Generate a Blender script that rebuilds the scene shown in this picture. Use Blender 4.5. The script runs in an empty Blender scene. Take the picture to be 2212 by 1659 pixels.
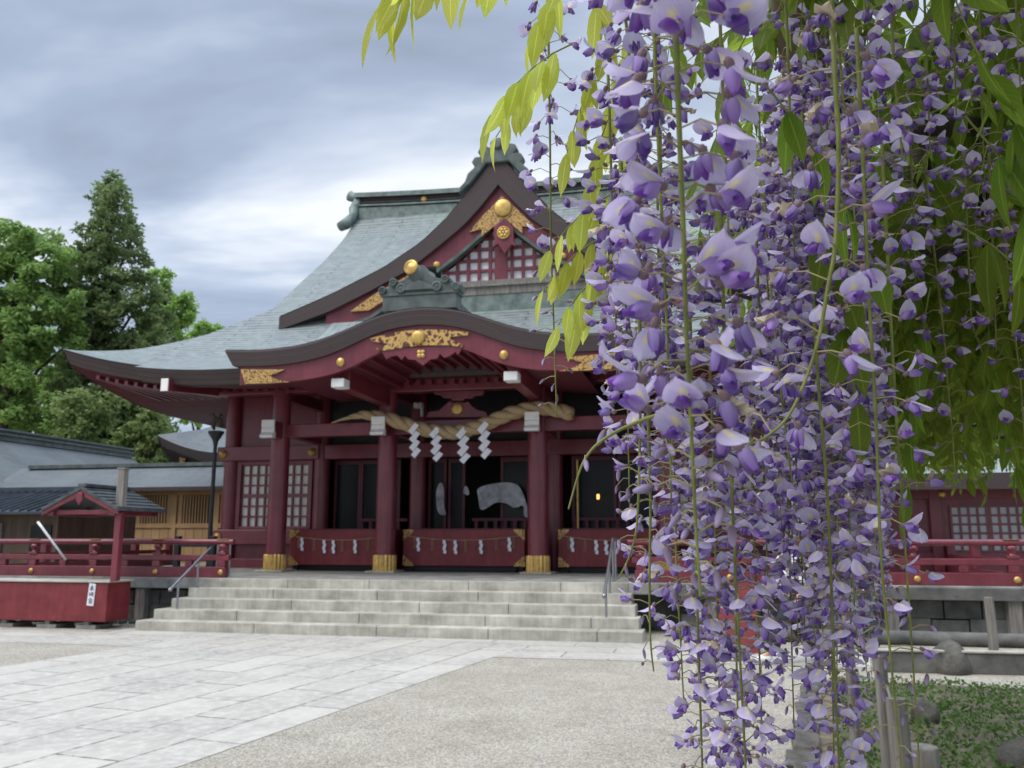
import bpy, bmesh, math, random
import numpy as np
from mathutils import Vector, Matrix, noise as mnoise
R = math.radians
S = bpy.context.scene
COL = S.collection
random.seed(11)

# ------------------------------------------------------------------ camera
CAMH, PITCH, FPX, PCX, PCY = 1.6, R(10.0), 1874.0, 1106.0, 829.5
cd = bpy.data.cameras.new('camera'); cam = bpy.data.objects.new('camera', cd); COL.objects.link(cam)
cam.location = (0, 0, CAMH); cam.rotation_euler = (R(90) + PITCH, 0, 0)
cd.sensor_width = 36; cd.lens = 36 * FPX / 2212; cd.clip_start = .05; cd.clip_end = 1500
cd.dof.use_dof = True; cd.dof.focus_distance = .95; cd.dof.aperture_fstop = 17
S.camera = cam
S.view_settings.view_transform = 'Standard'; S.view_settings.look = 'None'
S.view_settings.exposure = 0.78; S.view_settings.gamma = 1

# ------------------------------------------------------------------ sky and sun
SUN_EL, SUN_AZ = R(54), R(-122)         # sun high, left and behind the viewer, through thin cloud
wld = bpy.data.worlds.new('World'); S.world = wld; wld.use_nodes = True
nt = wld.node_tree; N = nt.nodes; L = nt.links; N.clear()
def wn(t, **k):
    n = N.new(t)
    for a, b in k.items(): setattr(n, a, b)
    return n
out = wn('ShaderNodeOutputWorld'); bg = wn('ShaderNodeBackground'); bg.inputs['Strength'].default_value = .1
sky = wn('ShaderNodeTexSky', sky_type='NISHITA'); sky.sun_disc = False; sky.sun_elevation = SUN_EL; sky.sun_rotation = SUN_AZ
tc = wn('ShaderNodeTexCoord'); sep = wn('ShaderNodeSeparateXYZ'); L.new(tc.outputs['Generated'], sep.inputs[0])
zc = wn('ShaderNodeMath', operation='MAXIMUM'); L.new(sep.outputs['Z'], zc.inputs[0]); zc.inputs[1].default_value = 0.0
za = wn('ShaderNodeMath', operation='ADD'); L.new(zc.outputs[0], za.inputs[0]); za.inputs[1].default_value = .22
dx = wn('ShaderNodeMath', operation='DIVIDE'); L.new(sep.outputs['X'], dx.inputs[0]); L.new(za.outputs[0], dx.inputs[1])
dy = wn('ShaderNodeMath', operation='DIVIDE'); L.new(sep.outputs['Y'], dy.inputs[0]); L.new(za.outputs[0], dy.inputs[1])
cmb = wn('ShaderNodeCombineXYZ'); L.new(dx.outputs[0], cmb.inputs[0]); L.new(dy.outputs[0], cmb.inputs[1])
mp = wn('ShaderNodeMapping'); mp.inputs['Scale'].default_value = (.85, 1.5, 1); mp.inputs['Location'].default_value = (4.0, 1.7, .3); L.new(cmb.outputs[0], mp.inputs[0])
nz = wn('ShaderNodeTexNoise'); nz.inputs['Scale'].default_value = 1.35; nz.inputs['Detail'].default_value = 5; nz.inputs['Roughness'].default_value = .54
nz.inputs['Distortion'].default_value = .25; L.new(mp.outputs[0], nz.inputs[0])
cr = wn('ShaderNodeValToRGB'); L.new(nz.outputs['Fac'], cr.inputs[0])
e = cr.color_ramp.elements; e[0].position = .30; e[0].color = (.235, .276, .352, 1); e[1].position = .66; e[1].color = (.76, .785, .82, 1)
k = cr.color_ramp.elements.new(.43); k.color = (.318, .376, .483, 1)
k = cr.color_ramp.elements.new(.53); k.color = (.455, .515, .62, 1)
el = wn('ShaderNodeMapRange'); el.inputs['From Min'].default_value = .54; el.inputs['From Max'].default_value = .95; el.inputs['To Min'].default_value = 1; el.inputs['To Max'].default_value = 4.4
L.new(sep.outputs['Z'], el.inputs['Value'])
mul = wn('ShaderNodeVectorMath', operation='SCALE'); L.new(cr.outputs[0], mul.inputs[0]); L.new(el.outputs[0], mul.inputs['Scale'])
ten = wn('ShaderNodeVectorMath', operation='SCALE'); L.new(mul.outputs[0], ten.inputs[0]); ten.inputs['Scale'].default_value = 8.2
mx = wn('ShaderNodeMix', data_type='RGBA'); mx.inputs['Factor'].default_value = .88; L.new(sky.outputs[0], mx.inputs['A']); L.new(ten.outputs[0], mx.inputs['B'])
L.new(mx.outputs['Result'], bg.inputs['Color']); L.new(bg.outputs[0], out.inputs[0])
sl = bpy.data.lights.new('sun', 'SUN'); sl.energy = 1.5; sl.angle = R(36); sl.color = (1, .94, .84)
so = bpy.data.objects.new('sun', sl); COL.objects.link(so)
sdir = Vector((math.cos(SUN_EL) * math.sin(SUN_AZ), math.cos(SUN_EL) * math.cos(SUN_AZ), math.sin(SUN_EL)))
so.rotation_euler = (-sdir).to_track_quat('-Z', 'Y').to_euler(); so.location = (0, 0, 60)

# ------------------------------------------------------------------ frames
A = R(12.3); O = Vector((-2.06, 14.6, 0))
U = Vector((math.cos(A), -math.sin(A), 0)); W = Vector((math.sin(A), math.cos(A), 0)); Z = Vector((0, 0, 1))
CAM = Vector((0, 0, CAMH))
def TW(u, w, z=0): return O + U * u + W * w + Z * z
def ray(x, y):
    a, b, c = x - PCX, FPX, PCY - y
    cp, sp = math.cos(PITCH), math.sin(PITCH)
    return Vector((a, b * cp - c * sp, b * sp + c * cp))
def onw(x, y, w):                       # point of the photo carried onto a plane parallel to the hall front -> (u, z)
    r = ray(x, y); t = ((O + W * w - CAM).dot(W)) / r.dot(W); p = CAM + r * t
    return ((p - O).dot(U), p.z)
def onz(x, y, z=0.0):
    r = ray(x, y); t = (z - CAMH) / r.z; return CAM + r * t
def PX(x, y, d): return CAM + ray(x, y) * (d / FPX)

# ------------------------------------------------------------------ materials
def mat(name, col, rough=.6, var=.18, scale=5, bump=0.0, bscale=60, metal=0, col2=None, transl=0, spec=.4, stretch=(1, 1, 1), detail=5, orand=0, chips=None):
    m = bpy.data.materials.new(name); m.use_nodes = True; t = m.node_tree; n = t.nodes; l = t.links
    p = n['Principled BSDF']; p.inputs['Roughness'].default_value = rough; p.inputs['Metallic'].default_value = metal
    p.inputs['Specular IOR Level'].default_value = spec
    c = n.new('ShaderNodeTexCoord'); mpn = n.new('ShaderNodeMapping'); mpn.inputs['Scale'].default_value = stretch
    l.new(c.outputs['Object'], mpn.inputs[0])
    z = n.new('ShaderNodeTexNoise'); z.inputs['Scale'].default_value = scale; z.inputs['Detail'].default_value = detail; z.inputs['Roughness'].default_value = .6
    l.new(mpn.outputs[0], z.inputs[0])
    r = n.new('ShaderNodeValToRGB'); l.new(z.outputs['Fac'], r.inputs[0]); r.color_ramp.elements[0].position = .3; r.color_ramp.elements[1].position = .72
    a = [x * (1 - var) for x in col]; b = col2 or [min(1, x * (1 + var)) for x in col]
    r.color_ramp.elements[0].color = (*a, 1); r.color_ramp.elements[1].color = (*b, 1)
    src = r.outputs[0]
    if chips:                                # small spots where the paint has flaked, and dull drips
        z3 = n.new('ShaderNodeTexNoise'); z3.inputs['Scale'].default_value = 6.5; z3.inputs['Detail'].default_value = 7; z3.inputs['Roughness'].default_value = .7; l.new(c.outputs['Object'], z3.inputs[0])
        r3 = n.new('ShaderNodeValToRGB'); r3.color_ramp.elements[0].position = .72; r3.color_ramp.elements[1].position = .745; l.new(z3.outputs['Fac'], r3.inputs[0])
        q3 = n.new('ShaderNodeMix'); q3.data_type = 'RGBA'; l.new(r3.outputs[0], q3.inputs['Factor']); l.new(src, q3.inputs['A']); q3.inputs['B'].default_value = (*chips, 1); src = q3.outputs['Result']
        z4 = n.new('ShaderNodeTexNoise'); z4.inputs['Scale'].default_value = 5; z4.inputs['Detail'].default_value = 5; m4 = n.new('ShaderNodeMapping'); m4.inputs['Scale'].default_value = (3, 3, .25); l.new(c.outputs['Object'], m4.inputs[0]); l.new(m4.outputs[0], z4.inputs[0])
        r4 = n.new('ShaderNodeValToRGB'); r4.color_ramp.elements[0].position = .35; r4.color_ramp.elements[0].color = (.62, .6, .6, 1); r4.color_ramp.elements[1].position = .6; l.new(z4.outputs['Fac'], r4.inputs[0])
        q4 = n.new('ShaderNodeMix'); q4.data_type = 'RGBA'; q4.blend_type = 'MULTIPLY'; q4.inputs['Factor'].default_value = .4; l.new(src, q4.inputs['A']); l.new(r4.outputs[0], q4.inputs['B']); src = q4.outputs['Result']
    if orand:
        oi = n.new('ShaderNodeObjectInfo'); hs = n.new('ShaderNodeHueSaturation'); mr = n.new('ShaderNodeMapRange')
        mr.inputs['To Min'].default_value = 1 - orand; mr.inputs['To Max'].default_value = 1 + orand
        l.new(oi.outputs['Random'], mr.inputs['Value']); l.new(mr.outputs[0], hs.inputs['Value']); l.new(src, hs.inputs['Color']); src = hs.outputs[0]
    l.new(src, p.inputs['Base Color'])
    if bump:
        z2 = n.new('ShaderNodeTexNoise'); z2.inputs['Scale'].default_value = bscale; z2.inputs['Detail'].default_value = 4; l.new(mpn.outputs[0], z2.inputs[0])
        bn = n.new('ShaderNodeBump'); bn.inputs['Strength'].default_value = bump; bn.inputs['Distance'].default_value = .02; l.new(z2.outputs['Fac'], bn.inputs['Height'])
        l.new(bn.outputs[0], p.inputs['Normal'])
    if transl:
        tr = n.new('ShaderNodeBsdfTranslucent'); l.new(src, tr.inputs['Color']); ms = n.new('ShaderNodeMixShader'); ms.inputs[0].default_value = transl
        l.new(p.outputs[0], ms.inputs[1]); l.new(tr.outputs[0], ms.inputs[2]); l.new(ms.outputs[0], n['Material Output'].inputs[0])
    return m
def brickmat(name, c1, c2, mortar, bw, bh, ms=.006, rough=.6, uv='UV', bump=.4, patch=None, pscale=.5, streak=False, offset=.5, rot=0, fine=None):
    m = bpy.data.materials.new(name); m.use_nodes = True; t = m.node_tree; n = t.nodes; l = t.links
    p = n['Principled BSDF']; p.inputs['Roughness'].default_value = rough
    c = n.new('ShaderNodeTexCoord'); mp_ = n.new('ShaderNodeMapping'); mp_.inputs['Rotation'].default_value = (0, 0, rot); l.new(c.outputs[uv], mp_.inputs[0])
    b = n.new('ShaderNodeTexBrick'); b.inputs['Scale'].default_value = 1; b.inputs['Brick Width'].default_value = bw; b.inputs['Row Height'].default_value = bh
    b.inputs['Mortar Size'].default_value = ms; b.inputs['Mortar Smooth'].default_value = .3; b.offset = offset
    b.inputs['Color1'].default_value = (*c1, 1); b.inputs['Color2'].default_value = (*c2, 1); b.inputs['Mortar'].default_value = (*mortar, 1); b.inputs['Bias'].default_value = 0
    l.new(mp_.outputs[0], b.inputs[0]); src = b.outputs[0]
    def over(fac, colr, mode='MIX'):
        nonlocal src
        q = n.new('ShaderNodeMix'); q.data_type = 'RGBA'; q.blend_type = mode; l.new(fac, q.inputs['Factor']); l.new(src, q.inputs['A']); q.inputs['B'].default_value = (*colr, 1); src = q.outputs['Result']
    if patch:
        z = n.new('ShaderNodeTexNoise'); z.inputs['Scale'].default_value = pscale; z.inputs['Detail'].default_value = 6; z.inputs['Roughness'].default_value = .62
        m2 = n.new('ShaderNodeMapping'); m2.inputs['Scale'].default_value = (1, .35, 1) if streak else (1, 1, 1); l.new(mp_.outputs[0], m2.inputs[0]); l.new(m2.outputs[0], z.inputs[0])
        r = n.new('ShaderNodeValToRGB'); r.color_ramp.elements[0].position = .42; r.color_ramp.elements[1].position = .68; r.color_ramp.elements[1].color = (.8, .8, .8, 1); l.new(z.outputs['Fac'], r.inputs[0]); over(r.outputs[0], patch)
    if fine:
        z = n.new('ShaderNodeTexNoise'); z.inputs['Scale'].default_value = fine[0]; z.inputs['Detail'].default_value = 6; z.inputs['Roughness'].default_value = .7
        l.new(mp_.outputs[0], z.inputs[0]); r = n.new('ShaderNodeValToRGB'); r.color_ramp.elements[0].position = .45; r.color_ramp.elements[1].position = .7; l.new(z.outputs['Fac'], r.inputs[0]); over(r.outputs[0], fine[1])
    l.new(src, p.inputs['Base Color'])
    bn = n.new('ShaderNodeBump'); bn.inputs['Strength'].default_value = bump; bn.inputs['Distance'].default_value = .02; bn.invert = True; l.new(b.outputs['Fac'], bn.inputs['Height']); l.new(bn.outputs[0], p.inputs['Normal'])
    return m
def goldmat(name, dens):
    m = bpy.data.materials.new(name); m.use_nodes = True; t = m.node_tree; n = t.nodes; l = t.links; p = n['Principled BSDF']
    c = n.new('ShaderNodeTexCoord'); v = n.new('ShaderNodeTexVoronoi'); v.feature = 'DISTANCE_TO_EDGE'; v.inputs['Scale'].default_value = dens; v.inputs['Randomness'].default_value = .9
    z = n.new('ShaderNodeTexNoise'); z.inputs['Scale'].default_value = dens * .9; l.new(c.outputs['Object'], z.inputs[0])
    q = n.new('ShaderNodeMix'); q.data_type = 'VECTOR'; q.inputs['Factor'].default_value = .22; l.new(c.outputs['Object'], q.inputs['A']); l.new(z.outputs['Color'], q.inputs['B']); l.new(q.outputs['Result'], v.inputs['Vector'])
    r = n.new('ShaderNodeValToRGB'); r.color_ramp.elements[0].position = .1; r.color_ramp.elements[1].position = .22; l.new(v.outputs['Distance'], r.inputs[0])
    r.color_ramp.elements[0].color = (.54, .345, .11, 1); r.color_ramp.elements[1].color = (.10, .03, .025, 1); l.new(r.outputs[0], p.inputs['Base Color'])
    p.inputs['Metallic'].default_value = .35; p.inputs['Roughness'].default_value = .45
    bn = n.new('ShaderNodeBump'); bn.inputs['Strength'].default_value = .5; bn.invert = True; l.new(v.outputs['Distance'], bn.inputs['Height']); l.new(bn.outputs[0], p.inputs['Normal'])
    return m
def emit(name, col, s):
    m = bpy.data.materials.new(name); m.use_nodes = True; p = m.node_tree.nodes['Principled BSDF']; p.inputs['Base Color'].default_value = (*col, 1)
    p.inputs['Emission Color'].default_value = (*col, 1); p.inputs['Emission Strength'].default_value = s; return m
MA = {}
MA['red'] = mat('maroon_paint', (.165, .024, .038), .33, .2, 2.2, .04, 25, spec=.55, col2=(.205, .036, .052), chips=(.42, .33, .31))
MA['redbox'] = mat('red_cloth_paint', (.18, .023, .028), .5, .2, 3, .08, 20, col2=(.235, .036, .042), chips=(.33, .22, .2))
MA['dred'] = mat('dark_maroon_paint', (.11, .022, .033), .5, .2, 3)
MA['fascia'] = brickmat('layered_bark_edge', (.050, .034, .034), (.062, .042, .041), (.03, .02, .021), 2.5, .06, .006, .7, bump=.5)
MA['roof'] = brickmat('copper_roof_plates', (.16, .182, .182), (.198, .219, .216), (.05, .064, .068), 2.2, .17, .03, .62, bump=.55, patch=(.165, .208, .186), pscale=.75, streak=True, fine=(3.5, (.215, .248, .243)))
MA['roofkara'] = brickmat('porch_roof_plates', (.21, .25, .25), (.26, .30, .295), (.08, .10, .10), .42, .2, .018, .42, bump=.35, patch=(.20, .255, .23), pscale=.8, streak=True, fine=(4, (.28, .32, .315)))
MA['patina'] = mat('green_copper_patina', (.125, .16, .145), .5, .35, 4, .1, 20, col2=(.21, .265, .24))
MA['dpatina'] = mat('dark_weathered_copper', (.07, .085, .08), .5, .3, 4, .12, 18, col2=(.12, .15, .14))
MA['gold'] = mat('gold_metal', (.56, .36, .11), .42, .25, 9, .05, 30, metal=.6)
MA['filigree'] = goldmat('gold_filigree', 9); MA['filigree2'] = goldmat('gold_filigree_fine', 16)
MA['white'] = mat('white_paint', (.72, .71, .70), .6, .06, 6)
MA['paper'] = mat('white_paper', (.84, .85, .9), .8, .04, 8, transl=.2)
MA['shoji'] = mat('white_window_paper', (.82, .79, .74), .7, .05, 3)
MA['gablew'] = mat('white_plaster', (.86, .86, .88), .7, .05, 3)
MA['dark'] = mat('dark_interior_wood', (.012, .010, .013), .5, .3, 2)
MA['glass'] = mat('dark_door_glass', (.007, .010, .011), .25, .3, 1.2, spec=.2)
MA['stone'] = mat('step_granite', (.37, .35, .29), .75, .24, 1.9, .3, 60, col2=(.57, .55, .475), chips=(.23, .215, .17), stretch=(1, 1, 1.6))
MA['stoned'] = mat('dark_granite', (.22, .22, .20), .75, .35, 3, .3, 50, col2=(.36, .355, .32))  # darker granite tone for the terrace slab and box feet
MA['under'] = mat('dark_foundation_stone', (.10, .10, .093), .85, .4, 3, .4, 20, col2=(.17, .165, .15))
MA['steel'] = mat('grey_steel', (.30, .30, .32), .35, .1, 8, metal=.8)
MA['straw'] = mat('straw_rope', (.40, .285, .15), .8, .25, 30, .5, 120, col2=(.55, .41, .235), stretch=(1, 1, 3))
MA['iron'] = mat('black_iron', (.012, .013, .016), .5, .3, 8)
MA['cedar'] = mat('pale_cedar_boards', (.44, .265, .12), .6, .2, 1.5, .1, 40, col2=(.60, .38, .19), stretch=(1, 1, .3))
MA['brownw'] = mat('weathered_brown_wood', (.12, .085, .062), .75, .3, 3, .2, 30, stretch=(3, 3, .4))
MA['greyw'] = mat('weathered_grey_wood', (.17, .155, .135), .8, .35, 5, .35, 40, stretch=(5, 5, .35), col2=(.30, .275, .245))
MA['slate'] = brickmat('grey_metal_shingles', (.08, .092, .098), (.105, .117, .123), (.04, .048, .054), .9, .2, .016, .6, bump=.5, patch=(.115, .138, .134), pscale=.6, streak=True)
MA['ribbed'] = mat('black_blue_metal_roof', (.025, .034, .045), .35, .25, 3, col2=(.05, .065, .08))
MA['bark'] = mat('tree_bark', (.055, .042, .032), .9, .4, 6, .6, 14, stretch=(2, 2, .5))
MA['skin'] = mat('skin', (.56, .34, .25), .55, .08, 8)

# ------------------------------------------------------------------ mesh builder
class MB:
    def __init__(s): s.v = []; s.f = []; s.m = []; s.uv = []
    def add(s, vs, fs, m=0, uvs=None):
        b = len(s.v); s.v += [tuple(x) for x in vs]
        for i, f in enumerate(fs):
            s.f.append([b + j for j in f]); s.m.append(m); s.uv.append([uvs[j] for j in f] if uvs else None)
    def box(s, x0, x1, y0, y1, z0, z1, m=0):
        s.add([(x0, y0, z0), (x1, y0, z0), (x1, y1, z0), (x0, y1, z0), (x0, y0, z1), (x1, y0, z1), (x1, y1, z1), (x0, y1, z1)],
              [(0, 3, 2, 1), (4, 5, 6, 7), (0, 1, 5, 4), (1, 2, 6, 5), (2, 3, 7, 6), (3, 0, 4, 7)], m)
    def tube(s, pts, rad, n=8, m=0, caps=True):
        pts = [Vector(p) for p in pts]; k = len(pts)
        if not hasattr(rad, '__len__'): rad = [rad] * k
        vs = []; ref = None
        for i, p in enumerate(pts):
            t = (pts[min(i + 1, k - 1)] - pts[max(i - 1, 0)])
            t = t.normalized() if t.length > 1e-9 else Vector((0, 0, 1))
            if ref is None: ref = Vector((1, 0, 0)) if abs(t.x) < .9 else Vector((0, 1, 0))
            a = (ref - t * ref.dot(t)).normalized(); b = t.cross(a); ref = a
            for j in range(n):
                q = 2 * math.pi * j / n; vs.append(p + (a * math.cos(q) + b * math.sin(q)) * rad[i])
        fs = [(i * n + j, i * n + (j + 1) % n, (i + 1) * n + (j + 1) % n, (i + 1) * n + j) for i in range(k - 1) for j in range(n)]
        if caps: fs += [tuple(range(n))[::-1], tuple((k - 1) * n + j for j in range(n))]
        s.add(vs, fs, m)
    def cyl(s, x, y, z0, z1, r0, r1=None, n=20, m=0): s.tube([(x, y, z0), (x, y, z1)], [r0, r0 if r1 is None else r1], n, m)
    def lathe(s, prof, c=(0, 0, 0), n=20, m=0, ax=2):
        vs = []
        for r, h in prof:
            for j in range(n):
                q = 2 * math.pi * j / n; p = (r * math.cos(q), r * math.sin(q), h)
                if ax == 1: p = (p[0], p[2], p[1])
                if ax == 0: p = (p[2], p[0], p[1])
                vs.append((p[0] + c[0], p[1] + c[1], p[2] + c[2]))
        k = len(prof)
        fs = [(i * n + j, i * n + (j + 1) % n, (i + 1) * n + (j + 1) % n, (i + 1) * n + j) for i in range(k - 1) for j in range(n)]
        fs += [tuple(range(n))[::-1], tuple((k - 1) * n + j for j in range(n))]
        s.add(vs, fs, m)
    def prism(s, pts, y0, y1, m=0, ax='y'):    # polygon in (x,z) extruded along y
        n = len(pts)
        f = (lambda p, q: (p[0], q, p[1])) if ax == 'y' else ((lambda p, q: (q, p[0], p[1])) if ax == 'x' else (lambda p, q: (p[0], p[1], q)))
        vs = [f(p, y0) for p in pts] + [f(p, y1) for p in pts]
        s.add(vs, [tuple(range(n)), tuple(range(2 * n - 1, n - 1, -1))] + [(i, i + n, (i + 1) % n + n, (i + 1) % n) for i in range(n)], m)
    def grid(s, fn, nu, nv, m=0, uvf=None):
        vs = []; uv = []
        for i in range(nu + 1):
            for j in range(nv + 1):
                p = fn(i / nu, j / nv); vs.append(p); uv.append(uvf(i / nu, j / nv, p) if uvf else (i / nu, j / nv))
        fs = [(i * (nv + 1) + j, (i + 1) * (nv + 1) + j, (i + 1) * (nv + 1) + j + 1, i * (nv + 1) + j + 1) for i in range(nu) for j in range(nv)]
        s.add(vs, fs, m, uv)
    def ball(s, c, r, n=10, k=6, m=0):
        rx, ry, rz = (r, r, r) if not hasattr(r, '__len__') else r
        pr = [(math.sin(math.pi * i / k), -math.cos(math.pi * i / k)) for i in range(k + 1)]
        vs = [(c[0] + rx * max(a, 1e-4) * math.cos(2 * math.pi * j / n), c[1] + ry * max(a, 1e-4) * math.sin(2 * math.pi * j / n), c[2] + rz * b) for a, b in pr for j in range(n)]
        s.add(vs, [(i * n + j, i * n + (j + 1) % n, (i + 1) * n + (j + 1) % n, (i + 1) * n + j) for i in range(k) for j in range(n)], m)
    def mesh(s, name, mats, smooth=False, fix=True):
        me = bpy.data.meshes.new(name); me.from_pydata(s.v, [], s.f)
        mats = mats if isinstance(mats, (list, tuple)) else [mats]
        for q in mats: me.materials.append(MA[q] if isinstance(q, str) else q)
        me.polygons.foreach_set('material_index', s.m)
        if any(u is not None for u in s.uv):
            ul = me.uv_layers.new(name='UVMap'); flat = []
            for f, u in zip(s.f, s.uv):
                for j in range(len(f)): flat += list(u[j]) if u else [0, 0]
            ul.data.foreach_set('uv', flat)
        if fix:
            bm = bmesh.new(); bm.from_mesh(me); bmesh.ops.recalc_face_normals(bm, faces=bm.faces); bm.to_mesh(me); bm.free()
        if smooth: me.shade_smooth()
        return me
    def build(s, name, mats, parent=None, smooth=False, bevel=0, loc=None, rz=0, fix=True, auto=0):
        o = bpy.data.objects.new(name, s.mesh(name, mats, smooth, fix)); COL.objects.link(o)
        if parent: o.parent = parent
        if loc is not None: o.location = loc
        if rz: o.rotation_euler = (0, 0, rz)
        if bevel:
            b = o.modifiers.new('bevel', 'BEVEL'); b.width = bevel; b.segments = 2; b.limit_method = 'ANGLE'; b.angle_limit = R(40)
        if auto: o.data.set_sharp_from_angle(angle=R(auto))
        return o
def tag(o, label=None, cat=None, group=None, kind=None):
    if label: o['label'] = label
    if cat: o['category'] = cat
    if group: o['group'] = group
    if kind: o['kind'] = kind
    return o
def thing(name, label, cat, loc=(0, 0, 0), rz=0, group=None):
    o = bpy.data.objects.new(name, None); COL.objects.link(o); o.location = loc; o.rotation_euler = (0, 0, rz); o.empty_display_size = .2
    return tag(o, label, cat, group)
def dup(o, loc, rz=0, label=None):
    def cp(x, par):
        c = x.copy(); COL.objects.link(c); c.parent = par
        for ch in x.children: cp(ch, c)
        return c
    r = cp(o, None); r.location = loc; r.rotation_euler = (0, 0, rz)
    if label: r['label'] = label
    return r
def ip(tab, x):
    if x <= tab[0][0]: return tab[0][1]
    for (a, b), (c, d) in zip(tab, tab[1:]):
        if x <= c:
            t = (x - a) / (c - a); return b + (d - b) * t
    return tab[-1][1]
def sip(tab, x):                         # smooth (Catmull-Rom style) table lookup
    h = .12; return (ip(tab, x - h) + 2 * ip(tab, x) + ip(tab, x + h) + ip(tab, x - 2 * h) + ip(tab, x + 2 * h)) / 6
def sm(a, b, x): t = min(1, max(0, (x - a) / (b - a))); return t * t * (3 - 2 * t)
# ------------------------------------------------------------------ ground and paving
def sheet(name, pts, z, m, kind='structure', label=None, cat=None):
    b = MB(); b.add([(p[0], p[1], z) for p in pts], [tuple(range(len(pts)))], 0, [(p[0], p[1]) for p in pts])
    o = b.build(name, m); o.data.flip_normals() if o.data.polygons[0].normal.z < 0 else None
    return tag(o, label, cat, kind=kind)
def gravelmat():
    m = bpy.data.materials.new('beige_gravel'); m.use_nodes = True; t = m.node_tree; n = t.nodes; l = t.links; p = n['Principled BSDF']; p.inputs['Roughness'].default_value = .9
    c = n.new('ShaderNodeTexCoord'); v = n.new('ShaderNodeTexVoronoi'); v.inputs['Scale'].default_value = 62; l.new(c.outputs['Object'], v.inputs['Vector'])
    z = n.new('ShaderNodeTexNoise'); z.inputs['Scale'].default_value = 1.1; z.inputs['Detail'].default_value = 7; z.inputs['Roughness'].default_value = .65; l.new(c.outputs['Object'], z.inputs['Vector'])
    r = n.new('ShaderNodeValToRGB'); r.color_ramp.elements[0].color = (.27, .245, .20, 1); r.color_ramp.elements[1].color = (.55, .515, .445, 1); e = r.color_ramp.elements.new(.5); e.color = (.40, .37, .31, 1)
    sp = n.new('ShaderNodeSeparateColor'); l.new(v.outputs['Color'], sp.inputs[0]); l.new(sp.outputs[0], r.inputs[0])
    q = n.new('ShaderNodeMix'); q.data_type = 'RGBA'; q.blend_type = 'MULTIPLY'; q.inputs['Factor'].default_value = 1; l.new(r.outputs[0], q.inputs['A'])
    r2 = n.new('ShaderNodeValToRGB'); r2.color_ramp.elements[0].position = .3; r2.color_ramp.elements[0].color = (.74, .72, .68, 1); r2.color_ramp.elements[1].position = .7; r2.color_ramp.elements[1].color = (1, .99, .97, 1); l.new(z.outputs['Fac'], r2.inputs[0]); l.new(r2.outputs[0], q.inputs['B'])
    l.new(q.outputs['Result'], p.inputs['Base Color'])
    bn = n.new('ShaderNodeBump'); bn.inputs['Strength'].default_value = .9; bn.inputs['Distance'].default_value = .015; bn.invert = True; l.new(v.outputs['Distance'], bn.inputs['Height']); l.new(bn.outputs[0], p.inputs['Normal'])
    return m
MA['gravel'] = gravelmat()
PA = R(20.3); PD = Vector((math.sin(PA), math.cos(PA), 0)); PN = Vector((math.cos(PA), -math.sin(PA), 0))   # the direction the paved path runs
MA['paving'] = brickmat('pale_granite_paving', (.385, .36, .31), (.455, .428, .37), (.115, .105, .085), 1.5, .62, .016, .7, bump=.5, patch=(.265, .25, .222), pscale=.9, rot=-(R(90) - PA), fine=(9, (.50, .48, .435)))
MA['paving2'] = brickmat('pale_granite_paving_across', (.385, .36, .31), (.455, .428, .37), (.115, .105, .085), 1.3, .6, .016, .7, bump=.5, patch=(.265, .25, .222), pscale=.9, rot=A, fine=(9, (.50, .48, .435)))
MA['soil'] = mat('garden_soil', (.10, .085, .058), .95, .3, 4, .8, 30, col2=(.19, .155, .11))
sheet('ground', [(-260, -120), (260, -120), (260, 400), (-260, 400)], 0, 'gravel')
c1, c2 = onz(1065, 1420), onz(295, 1395)
def along(p, s): return p + PD * s
sheet('stone_path', [along(c2, -22), along(c1, -22), c1, TW(2.5, -.35), TW(-3.3, -.35), c2], .004, 'paving')
sheet('paved_walk', [TW(-22, -2.0), TW(-3.22, -1.95), TW(-3.3, -.35), TW(-22, -.55)], .004, 'paving2')
sheet('paved_walk', [TW(2.28, -1.98), TW(14, -1.85), TW(14, -.3), TW(2.5, -.35)], .005, 'paving2')
sheet('paved_walk', [TW(-4.9, -.35), TW(4.4, -.35), TW(4.4, .3), TW(-4.9, .3)], .003, 'paving2')
g0, g1 = onz(1740, 1659), onz(1752, 1487)
gd = (g1 - g0).normalized(); gp = Vector((gd.y, -gd.x, 0))
garden = [g0 - gd * 5, g0 + gd * 4.1, g0 + gd * 4.3 + gp * 8, g0 - gd * 5 + gp * 9]
sheet('garden_bed', garden, .006, 'soil')

# ------------------------------------------------------------------ stone platform and steps
PZ = .84; RI = .168; TR = .33
pl = thing('stone_platform', 'raised stone terrace carrying the maroon shrine hall and its railings', 'terrace', O, -A)
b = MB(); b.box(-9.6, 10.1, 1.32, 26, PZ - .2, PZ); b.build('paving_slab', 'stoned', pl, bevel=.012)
b = MB(); b.box(4.35, 10.06, 1.29, 1.317, PZ - .22, PZ - .03); b.build('edge_shade_strip', 'under', pl, bevel=.008)  # dark strip over the slab front, painting the shadow under the right railing
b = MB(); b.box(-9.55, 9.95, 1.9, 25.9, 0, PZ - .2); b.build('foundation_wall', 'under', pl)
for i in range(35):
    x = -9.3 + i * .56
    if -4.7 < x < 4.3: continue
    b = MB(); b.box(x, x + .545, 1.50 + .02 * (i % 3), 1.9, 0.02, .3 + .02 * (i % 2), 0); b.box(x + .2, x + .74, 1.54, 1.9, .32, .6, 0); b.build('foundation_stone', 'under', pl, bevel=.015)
for x in (-8.6, -7, -5.5, 5.2, 6.6, 8.0, 9.8): b = MB(); b.box(x - .1, x + .1, 1.36, 1.56, 0, PZ - .2); b.build('support_post', 'greyw', pl, bevel=.01)
st = thing('stone_steps', 'five wide pale granite steps up to the shrine hall', 'steps', O, -A)
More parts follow.
